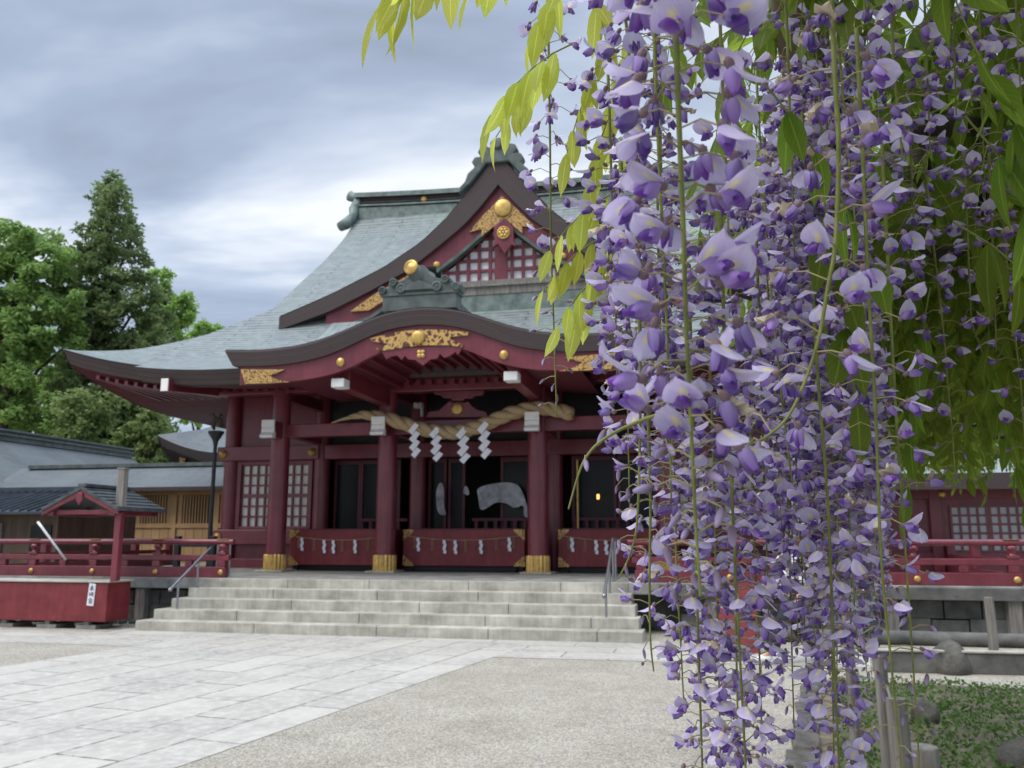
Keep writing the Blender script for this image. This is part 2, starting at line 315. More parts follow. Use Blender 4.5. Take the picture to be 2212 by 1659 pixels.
for i in range(5):
    w0 = i * TR; b = MB(); rnd = random.Random(i); x = -4.6 + .0 + i * .12; xe = 4.16 - i * .08
    while x < xe - .01:
        ln = min(xe - x, rnd.uniform(1.5, 2.4)); ln = xe - x if xe - x - ln < .7 else ln
        if i < 4: b.box(x + .004, x + ln - .004, w0, w0 + TR + .2, i * RI - .01, (i + 1) * RI)
        else: b.box(x + .004, x + ln - .004, 1.30, 1.318, i * RI - .05, PZ - .004)
        x += ln
    b.build('step', 'stone', st, bevel=.012)
rnd = random.Random(5)
for (u0, u1) in ((-9.2, -4.9), (4.5, 9.4)):
    x = u0
    while x < u1:
        r = rnd.uniform(.07, .13); p = TW(x, 1.05 + rnd.uniform(-.06, .06)); b = MB(); b.ball((0, 0, r * .45), (r * 1.2, r, r * .7), 8, 5)
        for i, v in enumerate(b.v): b.v[i] = tuple(Vector(v) * (1 + .13 * mnoise.noise(Vector(v) * 9 + Vector((x, 0, 0)))))
        o = b.build('cobble_stone', 'under', None, True, loc=p, rz=rnd.random() * 6)
        side = 'left' if u0 < 0 else 'right'
        tag(o, f'small grey cobble in the row under the {side} railing terrace', 'stone', f'cobbles under the {side} terrace'); x += r * 2.3

# ------------------------------------------------------------------ shrine hall
H = thing('shrine_hall', 'large maroon shrine hall with curved green copper roofs and gold fittings', 'shrine', O, -A)
PR = [(3.8, 5.35), (5, 5.98), (6.2, 6.78), (7.4, 7.8), (8.65, 8.78), (10.45, 10.12), (11.8, 11.26), (12.4, 11.88), (12.8, 12.42), (13.2, 12.8)]
WE, WR = 3.8, 13.2
def lift(d, c): return .68 * max(0, c / 4.8) ** 2.2 * max(0, 1 - d / 4.5)
def zr(u, w): return sip(PR, w) + lift(w - WE, abs(u) - 5)
def hw(w): return 6.2 if w >= 7.4 else 6.2 + 7.4 - w
b = MB()
for sgn in (1, -1):                        # front and back slopes
    def fn(i, j, sgn=sgn):
        w = WE + (WR - WE) * j; u = (2 * i - 1) * hw(w); return (u, w if sgn > 0 else 2 * WR - w, zr(u, w))
    b.grid(fn, 60, 44, 0, lambda i, j, p: (p[0], (WR - p[1]) * 1.38))
for sgn in (1, -1):                        # hipped side slopes
    def fn(i, j, sgn=sgn):
        d = 3.6 * j; half = 9.4 - d; v = (2 * i - 1) * half
        return (sgn * (9.8 - d), WR + v, sip(PR, WE + d) + lift(d, abs(v) - 4.6))
    b.grid(fn, 40, 14, 0, lambda i, j, p: (p[1], abs(p[0]) * 1.2))
b.build('main_roof', 'roof', H, True, fix=False, auto=35)
b = MB()
def strip(f, n, m=0):                      # f(t) -> list of 3-D points of the section
    b.grid(lambda i, j: f(i)[int(round(j * (len(f(i)) - 1)))], n, len(f(0)) - 1, m, lambda i, j, p: (i * 20, j * .36))
def eave(p, inw, zb=.36):
    u, w, z = p; return [(u, w, z), (u + inw[0] * .02, w + inw[1] * .02, z - .03), (u + inw[0] * .14, w + inw[1] * .14, z - zb)]
for sgn in (1, -1):
    strip(lambda i, s=sgn: eave(((2 * i - 1) * 9.8, WE if s > 0 else 2 * WR - WE, zr((2 * i - 1) * 9.8, WE)), (-(2 * i - 1), s)), 60)
    strip(lambda i, s=sgn: eave((s * 9.8, WR + (2 * i - 1) * 9.4, 5.35 + lift(0, abs((2 * i - 1) * 9.4) - 4.6)), (-s, -(2 * i - 1))), 60)
for sgn in (1, -1):                        # verges of the upper gables
    strip(lambda i, s=sgn: [(s * 6.2, WR + (2 * i - 1) * 5.9, zr(6.2, WR - abs(2 * i - 1) * 5.9)), (s * 6.1, WR + (2 * i - 1) * 5.9, zr(6.2, WR - abs(2 * i - 1) * 5.9) - .42)], 40)
b.build('eave_edge', 'fascia', H, fix=False)
b = MB()
def sof(i, j, s):
    u = (2 * i - 1) * 9.66; z = zr((2 * i - 1) * 9.8, WE) - .355; t = j
    return (u * (1 - t) + (2 * i - 1) * 6.9 * t, (WE + .14) * (1 - t) + 6.7 * t if s > 0 else 2 * WR - ((WE + .14) * (1 - t) + 6.7 * t), z * (1 - t) + 5.32 * t)
b.grid(lambda i, j: sof(i, j, 1), 30, 6); b.grid(lambda i, j: sof(i, j, -1), 30, 6)
for s in (1, -1):
    b.grid(lambda i, j: (s * (9.66 * (1 - j) + 6.9 * j), WR + (2 * i - 1) * (9.26 * (1 - j) + 6.5 * j), (5.35 + lift(0, abs((2 * i - 1) * 9.4) - 4.6) - .355) * (1 - j) + 5.32 * j), 30, 6)
    b.add([(s * 5.9, WR - 5.9, 7.6), (s * 5.9, WR + 5.9, 7.6), (s * 5.9, WR, 12.3)], [(0, 1, 2)])
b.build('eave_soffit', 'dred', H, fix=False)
b = MB()
for s in (-1, 1):
    for k in range(36):
        u = s * (.1 + k * .26)
        if u and abs(u) < 9.2:
            z0 = zr(u, WE) - .40; b.add([(u - .045, 4.05, z0), (u + .045, 4.05, z0), (u + .045, 6.6, 5.27), (u - .045, 6.6, 5.27), (u - .045, 4.05, z0 - .09), (u + .045, 4.05, z0 - .09), (u + .045, 6.6, 5.18), (u - .045, 6.6, 5.18)],
              [(0, 1, 2, 3), (4, 7, 6, 5), (0, 4, 5, 1), (3, 2, 6, 7), (0, 3, 7, 4), (1, 5, 6, 2)])
b.build('rafters', 'red', H)
# main ridge
rg = MB(); zt = lambda u: .16 * (abs(u) / 6.1) ** 2
def band(b, w0, w1, z0, z1, ue, m):
    for sd in (0, 1):
        pass
    b.grid(lambda i, j: ((2 * i - 1) * ue, [w0, w0, w1, w1][int(round(j * 3))], [z0, z1, z1, z0][int(round(j * 3))] + zt((2 * i - 1) * ue)), 24, 3, m)
    for s in (-1, 1): b.add([(s * ue, w0, z0 + zt(ue)), (s * ue, w1, z0 + zt(ue)), (s * ue, w1, z1 + zt(ue)), (s * ue, w0, z1 + zt(ue))], [(0, 1, 2, 3)], m)
band(rg, 12.74, 13.66, 12.2, 12.60, 6.05, 0); band(rg, 12.80, 13.60, 12.59, 12.65, 6.06, 2); band(rg, 12.70, 13.70, 12.64, 12.70, 6.08, 0); band(rg, 12.86, 13.54, 12.69, 12.99, 6.0, 1); band(rg, 12.82, 13.58, 12.80, 12.83, 6.02, 2); band(rg, 12.70, 13.70, 12.97, 13.13, 6.22, 0)
ro = rg.build('ridge', ['patina', 'fascia', 'dpatina'], H)
for s in (-1, 1):
    q = MB(); q.tube([(s * 6.05, 13.2, 13.2), (s * 6.35, 13.2, 13.28), (s * 6.62, 13.2, 13.42)], [.15, .15, .19], 10)
    q.tube([(s * 6.15, 12.9, 13.1), (s * 6.25, 12.8, 12.7), (s * 6.2, 12.6, 12.4), (s * 6.35, 12.35, 12.05), (s * 6.5, 12.2, 11.9)], [.14, .2, .15, .2, .16], 10)
    q.tube([(s * 6.15, 13.5, 13.1), (s * 6.25, 13.6, 12.7), (s * 6.2, 13.8, 12.4), (s * 6.35, 14.05, 12.05)], [.14, .2, .15, .16], 10)
    q.build('ridge_end_ornament', 'patina', H, True)
    q = MB(); q.ball((s * 3.75, 12.82, 12.85 + zt(3.75)), (.11, .05, .11), 14, 8); q.build('gold_boss', 'gold', H, True)

# front triangular gable
U0, WG = .36, 6.35
G1 = [(0, 11.06), (.2, 10.97), (.47, 10.63), (.91, 10.10), (1.39, 9.55), (2.02, 8.99), (2.99, 8.40), (4.32, 7.81), (4.98, 7.56), (5.85, 7.25)]
G2 = [(0, 10.38), (.43, 9.86), (.9, 9.36), (1.54, 8.87), (2.34, 8.29), (3.4, 7.78), (4.44, 7.33), (5.85, 6.9)]
G3 = [(0, 9.62), (.49, 9.13), (1.06, 8.66), (1.76, 8.20), (2.6, 7.66), (3.4, 7.15), (5.85, 6.5)]
def inv(z):
    lo, hi = 3.8, 13.2
    for _ in range(30):
        m_ = (lo + hi) / 2
        if sip(PR, m_) < z: lo = m_
        else: hi = m_
    return lo
b = MB()
for s in (-1, 1):
    b.grid(lambda i, j: (U0 + s * 5.85 * i, WG + (inv(ip(G1, 5.85 * i)) + .25 - WG) * j, ip(G1, 5.85 * i) + .02 * (1 - j)), 30, 10, 0, lambda i, j, p: (p[1], i * 7.6))
b.build('gable_roof', 'roof', H, True, fix=False)
def gband(ga, gb, w0, w1, xe, name, m, par=H):
    b = MB()
    for s in (-1, 1):
        n = 28
        for w in (w0, w1): b.grid(lambda i, j: (U0 + s * xe * i, w, ip(ga, xe * i) * (1 - j) + ip(gb, xe * i) * j), n, 1, 0, lambda i, j, p: (i * xe * 1.3, j * .7))
        b.grid(lambda i, j: (U0 + s * xe * i, w0 + (w1 - w0) * j, ip(gb, xe * i)), n, 1, 0); b.grid(lambda i, j: (U0 + s * xe * i, w0 + (w1 - w0) * j, ip(ga, xe * i)), n, 1, 0)
    return b.build(name, m, par, fix=False)
gband([(x, z - .005) for x, z in G1], G2, WG, WG + .3, 5.85, 'gable_edge', 'fascia')
gband([(x, z + .04) for x, z in G2], G3, WG + .14, WG + .24, 4.6, 'bargeboard', 'red')
gband([(x, z + .01) for x, z in G3], [(x, z - .09) for x, z in G3], WG + .10, WG + .32, 4.4, 'bargeboard_trim', 'dpatina')
b = MB(); b.prism([(U0 + x, z - .1) for x, z in G3 if x < 2] + [(U0 + 2.5, 7.62), (U0 - 2.5, 7.62)] + [(U0 - x, z - .1) for x, z in G3[::-1] if 0 < x < 2], 6.78, 7.1); b.build('gable_wall', 'gablew', H)
b = MB(); Lp = .285; zb = 7.98
gz = lambda x: ip(G3, abs(x)) - .05
for k in range(-12, 13):
    x = k * Lp; hwid = .16 if k == 0 else .037
    if gz(x) > zb + .05: b.box(U0 + x - hwid, U0 + x + hwid, 6.69, 6.775, zb - .05, gz(x))
for k in range(0, 7):
    z = zb + .27 + k * .285
    xm = max([0] + [q * .02 for q in range(200) if gz(q * .02) > z])
    if xm > .1: b.box(U0 - xm, U0 + xm, 6.696, 6.778, z - .037, z + .037)
b.build('gable_lattice', 'red', H)
b = MB(); b.box(U0 - 3.3, U0 + 3.3, 6.64, 7.1, 7.60, 7.98); b.box(U0 - 3.2, U0 + 3.2, 6.58, 7.1, 7.80, 7.86); b.build('gable_sill', 'greyw', H, bevel=.01)
b = MB(); b.box(U0 - 3.6, U0 + 3.6, 6.66, 7.1, 6.9, 7.60); b.build('gable_base_board', 'patina', H)
def Zm(x0, y0, sc, w):                    # coordinates measured in an enlarged crop -> hall plane
    return lambda x, y: onw((x0 + x / sc) * .8640625, (y0 + y / sc) * .8640625, w)
f = Zm(850, 350, 3.318, WG + .1)
q = [f(*p) for p in ((1345, 470), (1180, 640), (1075, 768), (1180, 742), (1175, 805), (1362, 650))]
b = MB(); b.prism(q + [(2 * q[0][0] - x, z) for x, z in q[1:5]][::-1], WG + .06, WG + .13); b.build('gold_gable_plate', 'filigree2', H)
b = MB(); c = f(1355, 570); b.lathe([(.23, WG + .06), (.23, WG + .02), (.2, WG + .0), (.05, WG - .01)], (c[0], 0, c[1]), 24, 0, 1); b.build('gold_crest', 'gold', H, True)
q = [f(*p) for p in ((1282, 735), (1362, 655), (1445, 735), (1448, 850), (1466, 895), (1428, 878), (1375, 955), (1318, 872), (1268, 908), (1288, 850))]
b = MB(); b.prism(q, WG + .0, WG + .1); gg = b.build('gable_pendant', 'red', H, bevel=.015)
c = f(1365, 782); b = MB()
b.lathe([(.17, WG), (.17, WG - .03), (.14, WG - .05), (.135, WG - .035), (.03, WG - .035), (.03, WG - .06)], (c[0], 0, c[1]), 28, 0, 1)
for k in range(6): a = k * math.pi / 3; b.ball((c[0] + .085 * math.cos(a), WG - .04, c[1] + .085 * math.sin(a)), (.045, .02, .045), 8, 6)
b.build('gold_flower_crest', 'gold', gg, True)
for s in (-1, 1):
    b = MB(); b.ball((U0 + s * 1.62, WG + .12, 8.42), (.1, .06, .085), 14, 8); b.build('gold_boss', 'gold', H, True)
    b = MB(); b.prism([(U0 + s * 2.75, 7.95), (U0 + s * 2.2, 8.25), (U0 + s * 2.3, 7.9), (U0 + s * 3.4, 7.3), (U0 + s * 3.9, 7.3), (U0 + s * 3.2, 7.75)], WG + .04, WG + .12); b.build('gold_bargeboard_foot', 'filigree2', H)
b = MB()
prof = [(0, 11.62), (.1, 11.60), (.2, 11.50), (.19, 11.36), (.32, 11.44), (.46, 11.40), (.52, 11.27), (.44, 11.15), (.6, 11.15), (.68, 11.02), (.6, 10.88), (.78, 10.72), (.86, 10.5), (.98, 10.38), (1.0, 10.2), (.7, 10.45), (.3, 10.95)]
b.prism([(U0 + x, z) for x, z in prof] + [(U0 - x, z) for x, z in prof[:0:-1]], WG - .08, WG + .22)
b.lathe([(.13, WG - .08), (.13, WG - .14), (.09, WG - .15)], (U0, 0, 11.42), 16, 0, 1); 
b.build('gable_peak_ornament', 'dpatina', H, bevel=.03)
b = MB(); b.box(U0 - .24, U0 + .24, WG + .22, 11.6, 11.0, 11.34); b.box(U0 - .3, U0 + .3, WG + .24, 11.7, 11.34, 11.44); b.box(U0 - .32, U0 + .32, WG + .26, 11.65, 10.95, 11.03); b.build('gable_ridge', ['dpatina'], H, bevel=.01)

# porch roof with its undulating gable
def zp(u, w): return max(5.0 + (w - 2.0) * .29 + .14 * max(0, (abs(u) - 4.5) / 2) ** 2, zr(u, w) + .03 if w > 4.4 else 0)
for s in (-1, 1): b = MB(); b.grid(lambda i, j: (s * (3.1 + 3.38 * i), 2.0 + 3.2 * j, zp(3.1 + 3.38 * i, 2.0 + 3.2 * j)), 20, 14, 0, lambda i, j, p: (p[0], p[1])); b.build('porch_roof', 'roof', H, True, fix=False)
for s in (-1, 1):
    b = MB(); strip(lambda i: [(s * (3.75 + 2.73 * i), 2.0, zp(3.75 + 2.73 * i, 2.0)), (s * (3.75 + 2.6 * i), 2.12, zp(3.75 + 2.73 * i, 2) - .31), (s * (3.75 + 2.45 * i), 2.5, zp(3.75 + 2.73 * i, 2) - .30)], 20)
    strip(lambda i: [(s * 6.48, 2 + 2.4 * i, zp(6.48, 2 + 2.4 * i)), (s * 6.35, 2.12 + 2.3 * i, zp(6.48, 2 + 2.4 * i) - .31 * (1 - .6 * i)), (s * 6.0, 2.4 + 2 * i, zp(6.48, 2 + 2.4 * i) - .31 * (1 - .6 * i))], 12)
    b.build('porch_eave_edge', 'fascia', H, fix=False)
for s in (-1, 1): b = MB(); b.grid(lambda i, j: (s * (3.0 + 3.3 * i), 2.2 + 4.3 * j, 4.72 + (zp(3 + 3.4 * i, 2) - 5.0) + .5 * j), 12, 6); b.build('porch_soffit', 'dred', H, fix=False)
for s in (-1, 1):
    b = MB(); b.add([(s * 5.78, 1.97, 4.84), (s * 5.60, 1.97, 4.84), (s * 5.60, 1.97, 4.58), (s * 5.78, 1.97, 4.58), (s * 5.78, 3.9, 5.04), (s * 5.6, 3.9, 5.04), (s * 5.6, 3.9, 4.78), (s * 5.78, 3.9, 4.78)], [(4, 5, 6, 7), (0, 1, 5, 4), (1, 2, 6, 5), (2, 3, 7, 6), (3, 0, 4, 7), (0, 3, 2, 1)]); b.build('corner_rafter', 'red', H)
    b = MB(); b.box(s * 5.69 - .08, s * 5.69 + .08, 1.94, 1.966, 4.58, 4.84); b.build('rafter_end_plate', 'shoji', H)
WK = 1.45
K1 = [(0, 5.90), (.5, 5.865), (.9, 5.77), (1.2, 5.655), (1.6, 5.50), (2.0, 5.375), (2.4, 5.285), (2.8, 5.24), (3.33, 5.22), (4.04, 5.26)]
K2 = [(0, 5.585), (.5, 5.55), (.9, 5.455), (1.2, 5.34), (1.6, 5.165), (2.06, 5.02), (2.7, 4.93), (3.33, 4.91), (4.04, 4.94)]
K3 = [(0, 5.14), (.45, 5.13), (.85, 5.07), (1.1, 4.95), (1.3, 4.85), (1.5, 4.765), (1.9, 4.655), (2.3, 4.60), (2.7, 4.57), (3.6, 4.54)]
def zk(u, w):
    x = abs(u); k_ = sip(K1, x) + .10 * (w - WK); t = sm(0, 3.0, w - WK) * sm(1.4, 3.2, x)
    return k_ * (1 - t) + max(zp(u, w), zr(u, w) if w > 3.8 else 0) * t + .012
b = MB(); b.grid(lambda i, j: ((2 * i - 1) * (4.04 - .0 * j), WK + 5.0 * j, zk((2 * i - 1) * 4.04, WK + 5.0 * j)), 64, 20, 0, lambda i, j, p: (p[1], (2 * i - 1) * 4.6)); b.build('undulating_gable_roof', 'roofkara', H, True, fix=False)
b = MB()
def ks(i):
    u = (2 * i - 1) * 4.04; k_ = -1 if u < 0 else 1; x = abs(u); sl = x / 4.04
    return [(u, WK, sip(K1, x)), (u, WK - .012, sip(K1, x) - .03), (u - k_ * .16 * sl ** 6, WK + .03, sip(K2, x)), (u * .96, WK + .3, sip(K2, x))]
b.grid(lambda i, j: ks(i)[int(round(j * 3))], 72, 3, 0, lambda i, j, p: (i * 9, [0, .02, .35, .6][int(round(j * 3))]))
for s in (-1, 1): b.grid(lambda i, j: (s * (4.04 - .16 * j), WK + .03 * j + 2.2 * i, (zk(4.04, WK + 2.2 * i)) * (1 - j) + (sip(K2, 4.04) + (zk(4.04, WK + 2.2 * i) - zk(4.04, WK))) * j), 10, 1, 0, lambda i, j, p: (p[1], j * .33))
b.build('undulating_gable_edge', 'fascia', H, fix=False)
b = MB()
for w in (WK + .10, WK + .22): b.grid(lambda i, j: ((2 * i - 1) * 3.72, w, sip(K2, abs(2 * i - 1) * 3.72) * (1 - j) + .02 + sip(K3, abs(2 * i - 1) * 3.72) * j), 60, 2, 0)
b.grid(lambda i, j: ((2 * i - 1) * 3.72, WK + .10 + .12 * j, sip(K3, abs(2 * i - 1) * 3.72) + .02), 60, 1, 0)
for s in (-1, 1): b.box(s * 3.72 - .02, s * 3.72 + .02, WK + .09, WK + .23, 4.55, 4.93)
b.build('undulating_bargeboard', 'red', H, fix=False)
b = MB(); b.grid(lambda i, j: ((2 * i - 1) * 3.0, WK + .22 + 3.1 * j, sip(K3, abs(2 * i - 1) * 3.0) + .10 + .02 * j), 40, 4, 0)
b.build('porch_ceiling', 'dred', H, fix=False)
b = MB()
for k in range(-5, 6):
    u = k * .27; z = sip(K3, abs(u)) + .07; b.box(u - .035, u + .035, WK + .25, 4.5, z - .05, z + .03)
b.build('porch_rafters', 'red', H)
f = Zm(800, 760, 2.9105, WK + .06)
q = [f(*p) for p in ((366, 250), (375, 270), (505, 290), (412, 325), (420, 345), (600, 318), (740, 300), (930, 300), (1035, 312), (1045, 300), (960, 262), (940, 240), (1075, 226), (1082, 206), (900, 188), (740, 185), (620, 195), (510, 215))]
b = MB(); b.prism(q, WK + .055, WK + .095); gq = b.build('gold_filigree_plate', 'filigree', H)
c = f(715, 245); b = MB(); b.lathe([(.135, WK + .055), (.135, WK + .02), (.11, WK + .005), (.04, WK)], (c[0], 0, c[1]), 24, 0, 1); b.build('gold_crest', 'gold', gq, True)
q = [f(*p) for p in ((450, 352), (480, 400), (510, 380), (560, 372), (590, 405), (615, 375), (640, 400), (690, 405), (745, 445), (800, 400), (850, 395), (870, 360), (900, 390), (940, 375), (985, 345), (1000, 370), (1030, 322))]
b = MB(); b.prism(q + [f(1030, 300), f(450, 325)], WK + .08, WK + .15); gp_ = b.build('carved_pendant', 'red', H)
c = f(733, 362); b = MB()
for a in (0, 1, 2, 3): b.ball((c[0] + .05 * math.cos(a * 1.571 + .785), WK + .07, c[1] + .05 * math.sin(a * 1.571 + .785)), (.05, .025, .045), 8, 6)
b.build('gold_flower_crest', 'gold', gp_, True)
f = Zm(500, 880, 2.765, WK + .06)
q = [f(*p) for p in ((283, 120), (585, 122), (520, 150), (480, 165), (540, 195), (625, 208), (470, 216), (312, 220))]
for s in (1, -1):
    b = MB(); b.prism([(s * x, z) for x, z in q], WK + .05, WK + .09); b.build('gold_bargeboard_end', 'filigree2', H)
    for u, z in ((s * 1.62, 4.93),):
        b = MB(); b.ball((u, WK + .09, z), (.09, .05, .09), 14, 8); b.build('gold_boss', 'gold', H, True)
    b = MB(); b.box(s * 1.72 - .125, s * 1.72 + .125, WK + .5, 4.3, 4.47, 4.86); b.build('projecting_beam', 'red', H, bevel=.02)
    b = MB(); b.box(s * 1.72 - .135, s * 1.72 + .135, WK + .2, WK + .497, 4.46, 4.64); b.build('white_beam_end', 'white', H, bevel=.02)
# crest of the undulating gable
b = MB(); b.box(-.78, .70, WK + .05, WK + .42, 5.88, 6.17); b.box(-.82, .74, WK + .03, WK + .44, 6.17, 6.22)
cp = [(-.86, 6.22), (-.88, 6.33), (-.78, 6.38), (-.68, 6.34), (-.66, 6.46), (-.56, 6.53), (-.46, 6.47), (-.38, 6.49), (-.22, 6.60), (-.12, 6.76), (.04, 6.76), (.14, 6.60), (.30, 6.49), (.38, 6.47), (.48, 6.53), (.58, 6.46), (.60, 6.34), (.70, 6.38), (.80, 6.33), (.78, 6.22)]
b.prism(cp, WK + .06, WK + .36)
for s in (-1, 1):
    for x, z, r in ((.74, 6.29, .08), (.52, 6.44, .08), (.36, 6.31, .1)): b.lathe([(r, WK + .06), (r, WK + .0), (r * .7, WK - .015), (r * .65, WK + .01), (r * .3, WK + .01), (.01, WK - .01)], (-.04 + s * x, 0, z), 14, 0, 1)
b.prism([(-.42, 6.26), (-.04, 6.46), (.34, 6.26)], WK + .0, WK + .06)
co = b.build('porch_crest', 'dpatina', H, bevel=.02)
b = MB(); b.tube([(-.08, WK + .3, 6.50), (-.12, WK + .12, 6.61), (-.18, WK + .0, 6.70)], [.30, .17, .125], 18); b.build('crest_horn', 'dpatina', H, True, auto=40)
b = MB(); b.lathe([(.13, 0), (.145, -.02), (.145, -.05), (.11, -.065), (.10, -.05), (.05, -.06), (.02, -.07)], (0, 0, 0), 24, 0, 1); o_ = b.build('gold_disc', 'gold', H, True, auto=40); o_.location = (-.182, WK + .0, 6.702); o_.rotation_euler = (R(-6), 0, R(-12))
b = MB()
b.grid(lambda i, j: ([-.3, -.3, .3, .3][int(round(j * 3))], WK + .36 + 4.3 * i, [6.0, 6.36, 6.36, 6.0][int(round(j * 3))] + .34 * (1 - i) ** 5 + .12 * i), 16, 3, 0)
b.grid(lambda i, j: ([-.2, -.2, .2, .2][int(round(j * 3))], WK + .36 + 4.3 * i, [6.36, 6.48, 6.48, 6.36][int(round(j * 3))] + .34 * (1 - i) ** 5 + .12 * i), 16, 3, 1)
b.build('porch_ridge', ['dpatina', 'patina'], H, fix=False)
b = MB(); b.ball((.32, WK + 1.0, 6.2), (.04, .09, .09), 12, 8); b.build('gold_boss', 'gold', H, True)

# columns and beams
for u in (-4.3, -1.7, 1.7, 4.4):
    b = MB(); b.lathe([(.215, 1.18), (.22, 2.4), (.205, 4.4), (.20, 5.15)], (u, 4.44, 0), 28); c_ = b.build('porch_column', 'red', H, True, auto=40)
    b = MB(); n = 72
    pr = []
    for z, k_ in ((PZ + .04, .245), (PZ + .36, .245), (PZ + .375, .235), (PZ + .375, .2)):
        pr.append([(u + (k_ + .012 * math.cos(a * 18 * 2 * math.pi / n)) * math.cos(a * 2 * math.pi / n), 4.44 + (k_ + .012 * math.cos(a * 18 * 2 * math.pi / n)) * math.sin(a * 2 * math.pi / n), z) for a in range(n)])
    b.add([p for r_ in pr for p in r_], [(i * n + j, i * n + (j + 1) % n, (i + 1) * n + (j + 1) % n, (i + 1) * n + j) for i in range(3) for j in range(n)]); b.build('gold_column_base', 'gold', c_, True, auto=30)
    b = MB(); b.box(u - .33, u + .33, 4.11, 4.77, PZ, PZ + .04); b.build('column_plinth', 'stone', c_, bevel=.01)
for u, sd in ((-4.3, -1), (-1.7, -1), (1.7, 1), (4.4, 1)):
    b = MB(); x = .06
    pts = [(4.26, 4.16), (4.26, 3.80), (3.74, 3.80), (3.78, 3.86), (3.86, 3.92), (3.84, 4.05), (3.84, 4.16)]
    if abs(u) > 3: b.box(u + sd * .2, u + sd * .42, 4.32, 4.56, 3.84, 4.14)
    b.prism(pts, u - .14, u + .14, 0, 'x'); b.build('beam_bracket', 'red', H, bevel=.01)
    b = MB(); b.prism([(3.735, 3.775), (3.73, 3.83), (3.80, 3.90), (3.80, 3.99), (3.835, 4.0), (3.80, 4.03), (3.80, 4.18), (3.85, 4.18), (3.85, 3.94), (3.90, 3.9), (3.90, 3.775)], u - .155, u + .155, 0, 'x'); b.build('white_bracket_face', 'white', H, bevel=.008)
b = MB(); b.box(-4.3, 4.4, 4.34, 4.54, 3.84, 4.14); b.build('tie_beam', 'red', H, bevel=.02)
b = MB(); b.box(-1.6, 1.6, 4.30, 4.58, 4.78, 5.12); b.build('rainbow_beam', 'red', H, bevel=.03)
for x0, x1 in ((-6.2, -1.62), (1.62, 6.2)): b = MB(); b.box(x0, x1, 4.28, 4.6, 4.86, 5.2); b.build('porch_purlin', 'red', H, bevel=.02)
for u in (-4.3, -1.7, 1.7, 4.4):
    b = MB(); b.box(u - .1, u + .1, 4.55, 6.6, 3.9, 4.2); b.box(u - .12, u + .12, 4.55, 6.6, 4.72, 5.0); b.build('connecting_beam', 'red', H, bevel=.015)
f = Zm(800, 760, 2.9105, 4.44)
q = [f(*p) for p in ((770, 830), (800, 785), (870, 775), (915, 735), (950, 705), (975, 720), (1010, 712), (1060, 720), (1085, 708), (1110, 740), (1150, 770), (1215, 785), (1240, 830))]
b = MB(); b.prism(q, 4.36, 4.52); fs_ = b.build('carved_strut', 'red', H, bevel=.02)
c = f(1007, 768); b = MB(); b.lathe([(.13, 4.36), (.13, 4.32), (.1, 4.31), (.03, 4.31)], (c[0], 0, c[1]), 20, 0, 1); b.build('gold_crest', 'gold', fs_, True)
q = [f(*p) for p in ((825, 640), (1200, 628), (1190, 665), (1130, 672), (1110, 690), (1055, 690), (1055, 705), (960, 705), (960, 690), (900, 685), (880, 665), (840, 660))]
b = MB(); b.prism(q, 4.38, 4.5); b.build('bracket_arm', 'red', H, bevel=.015)

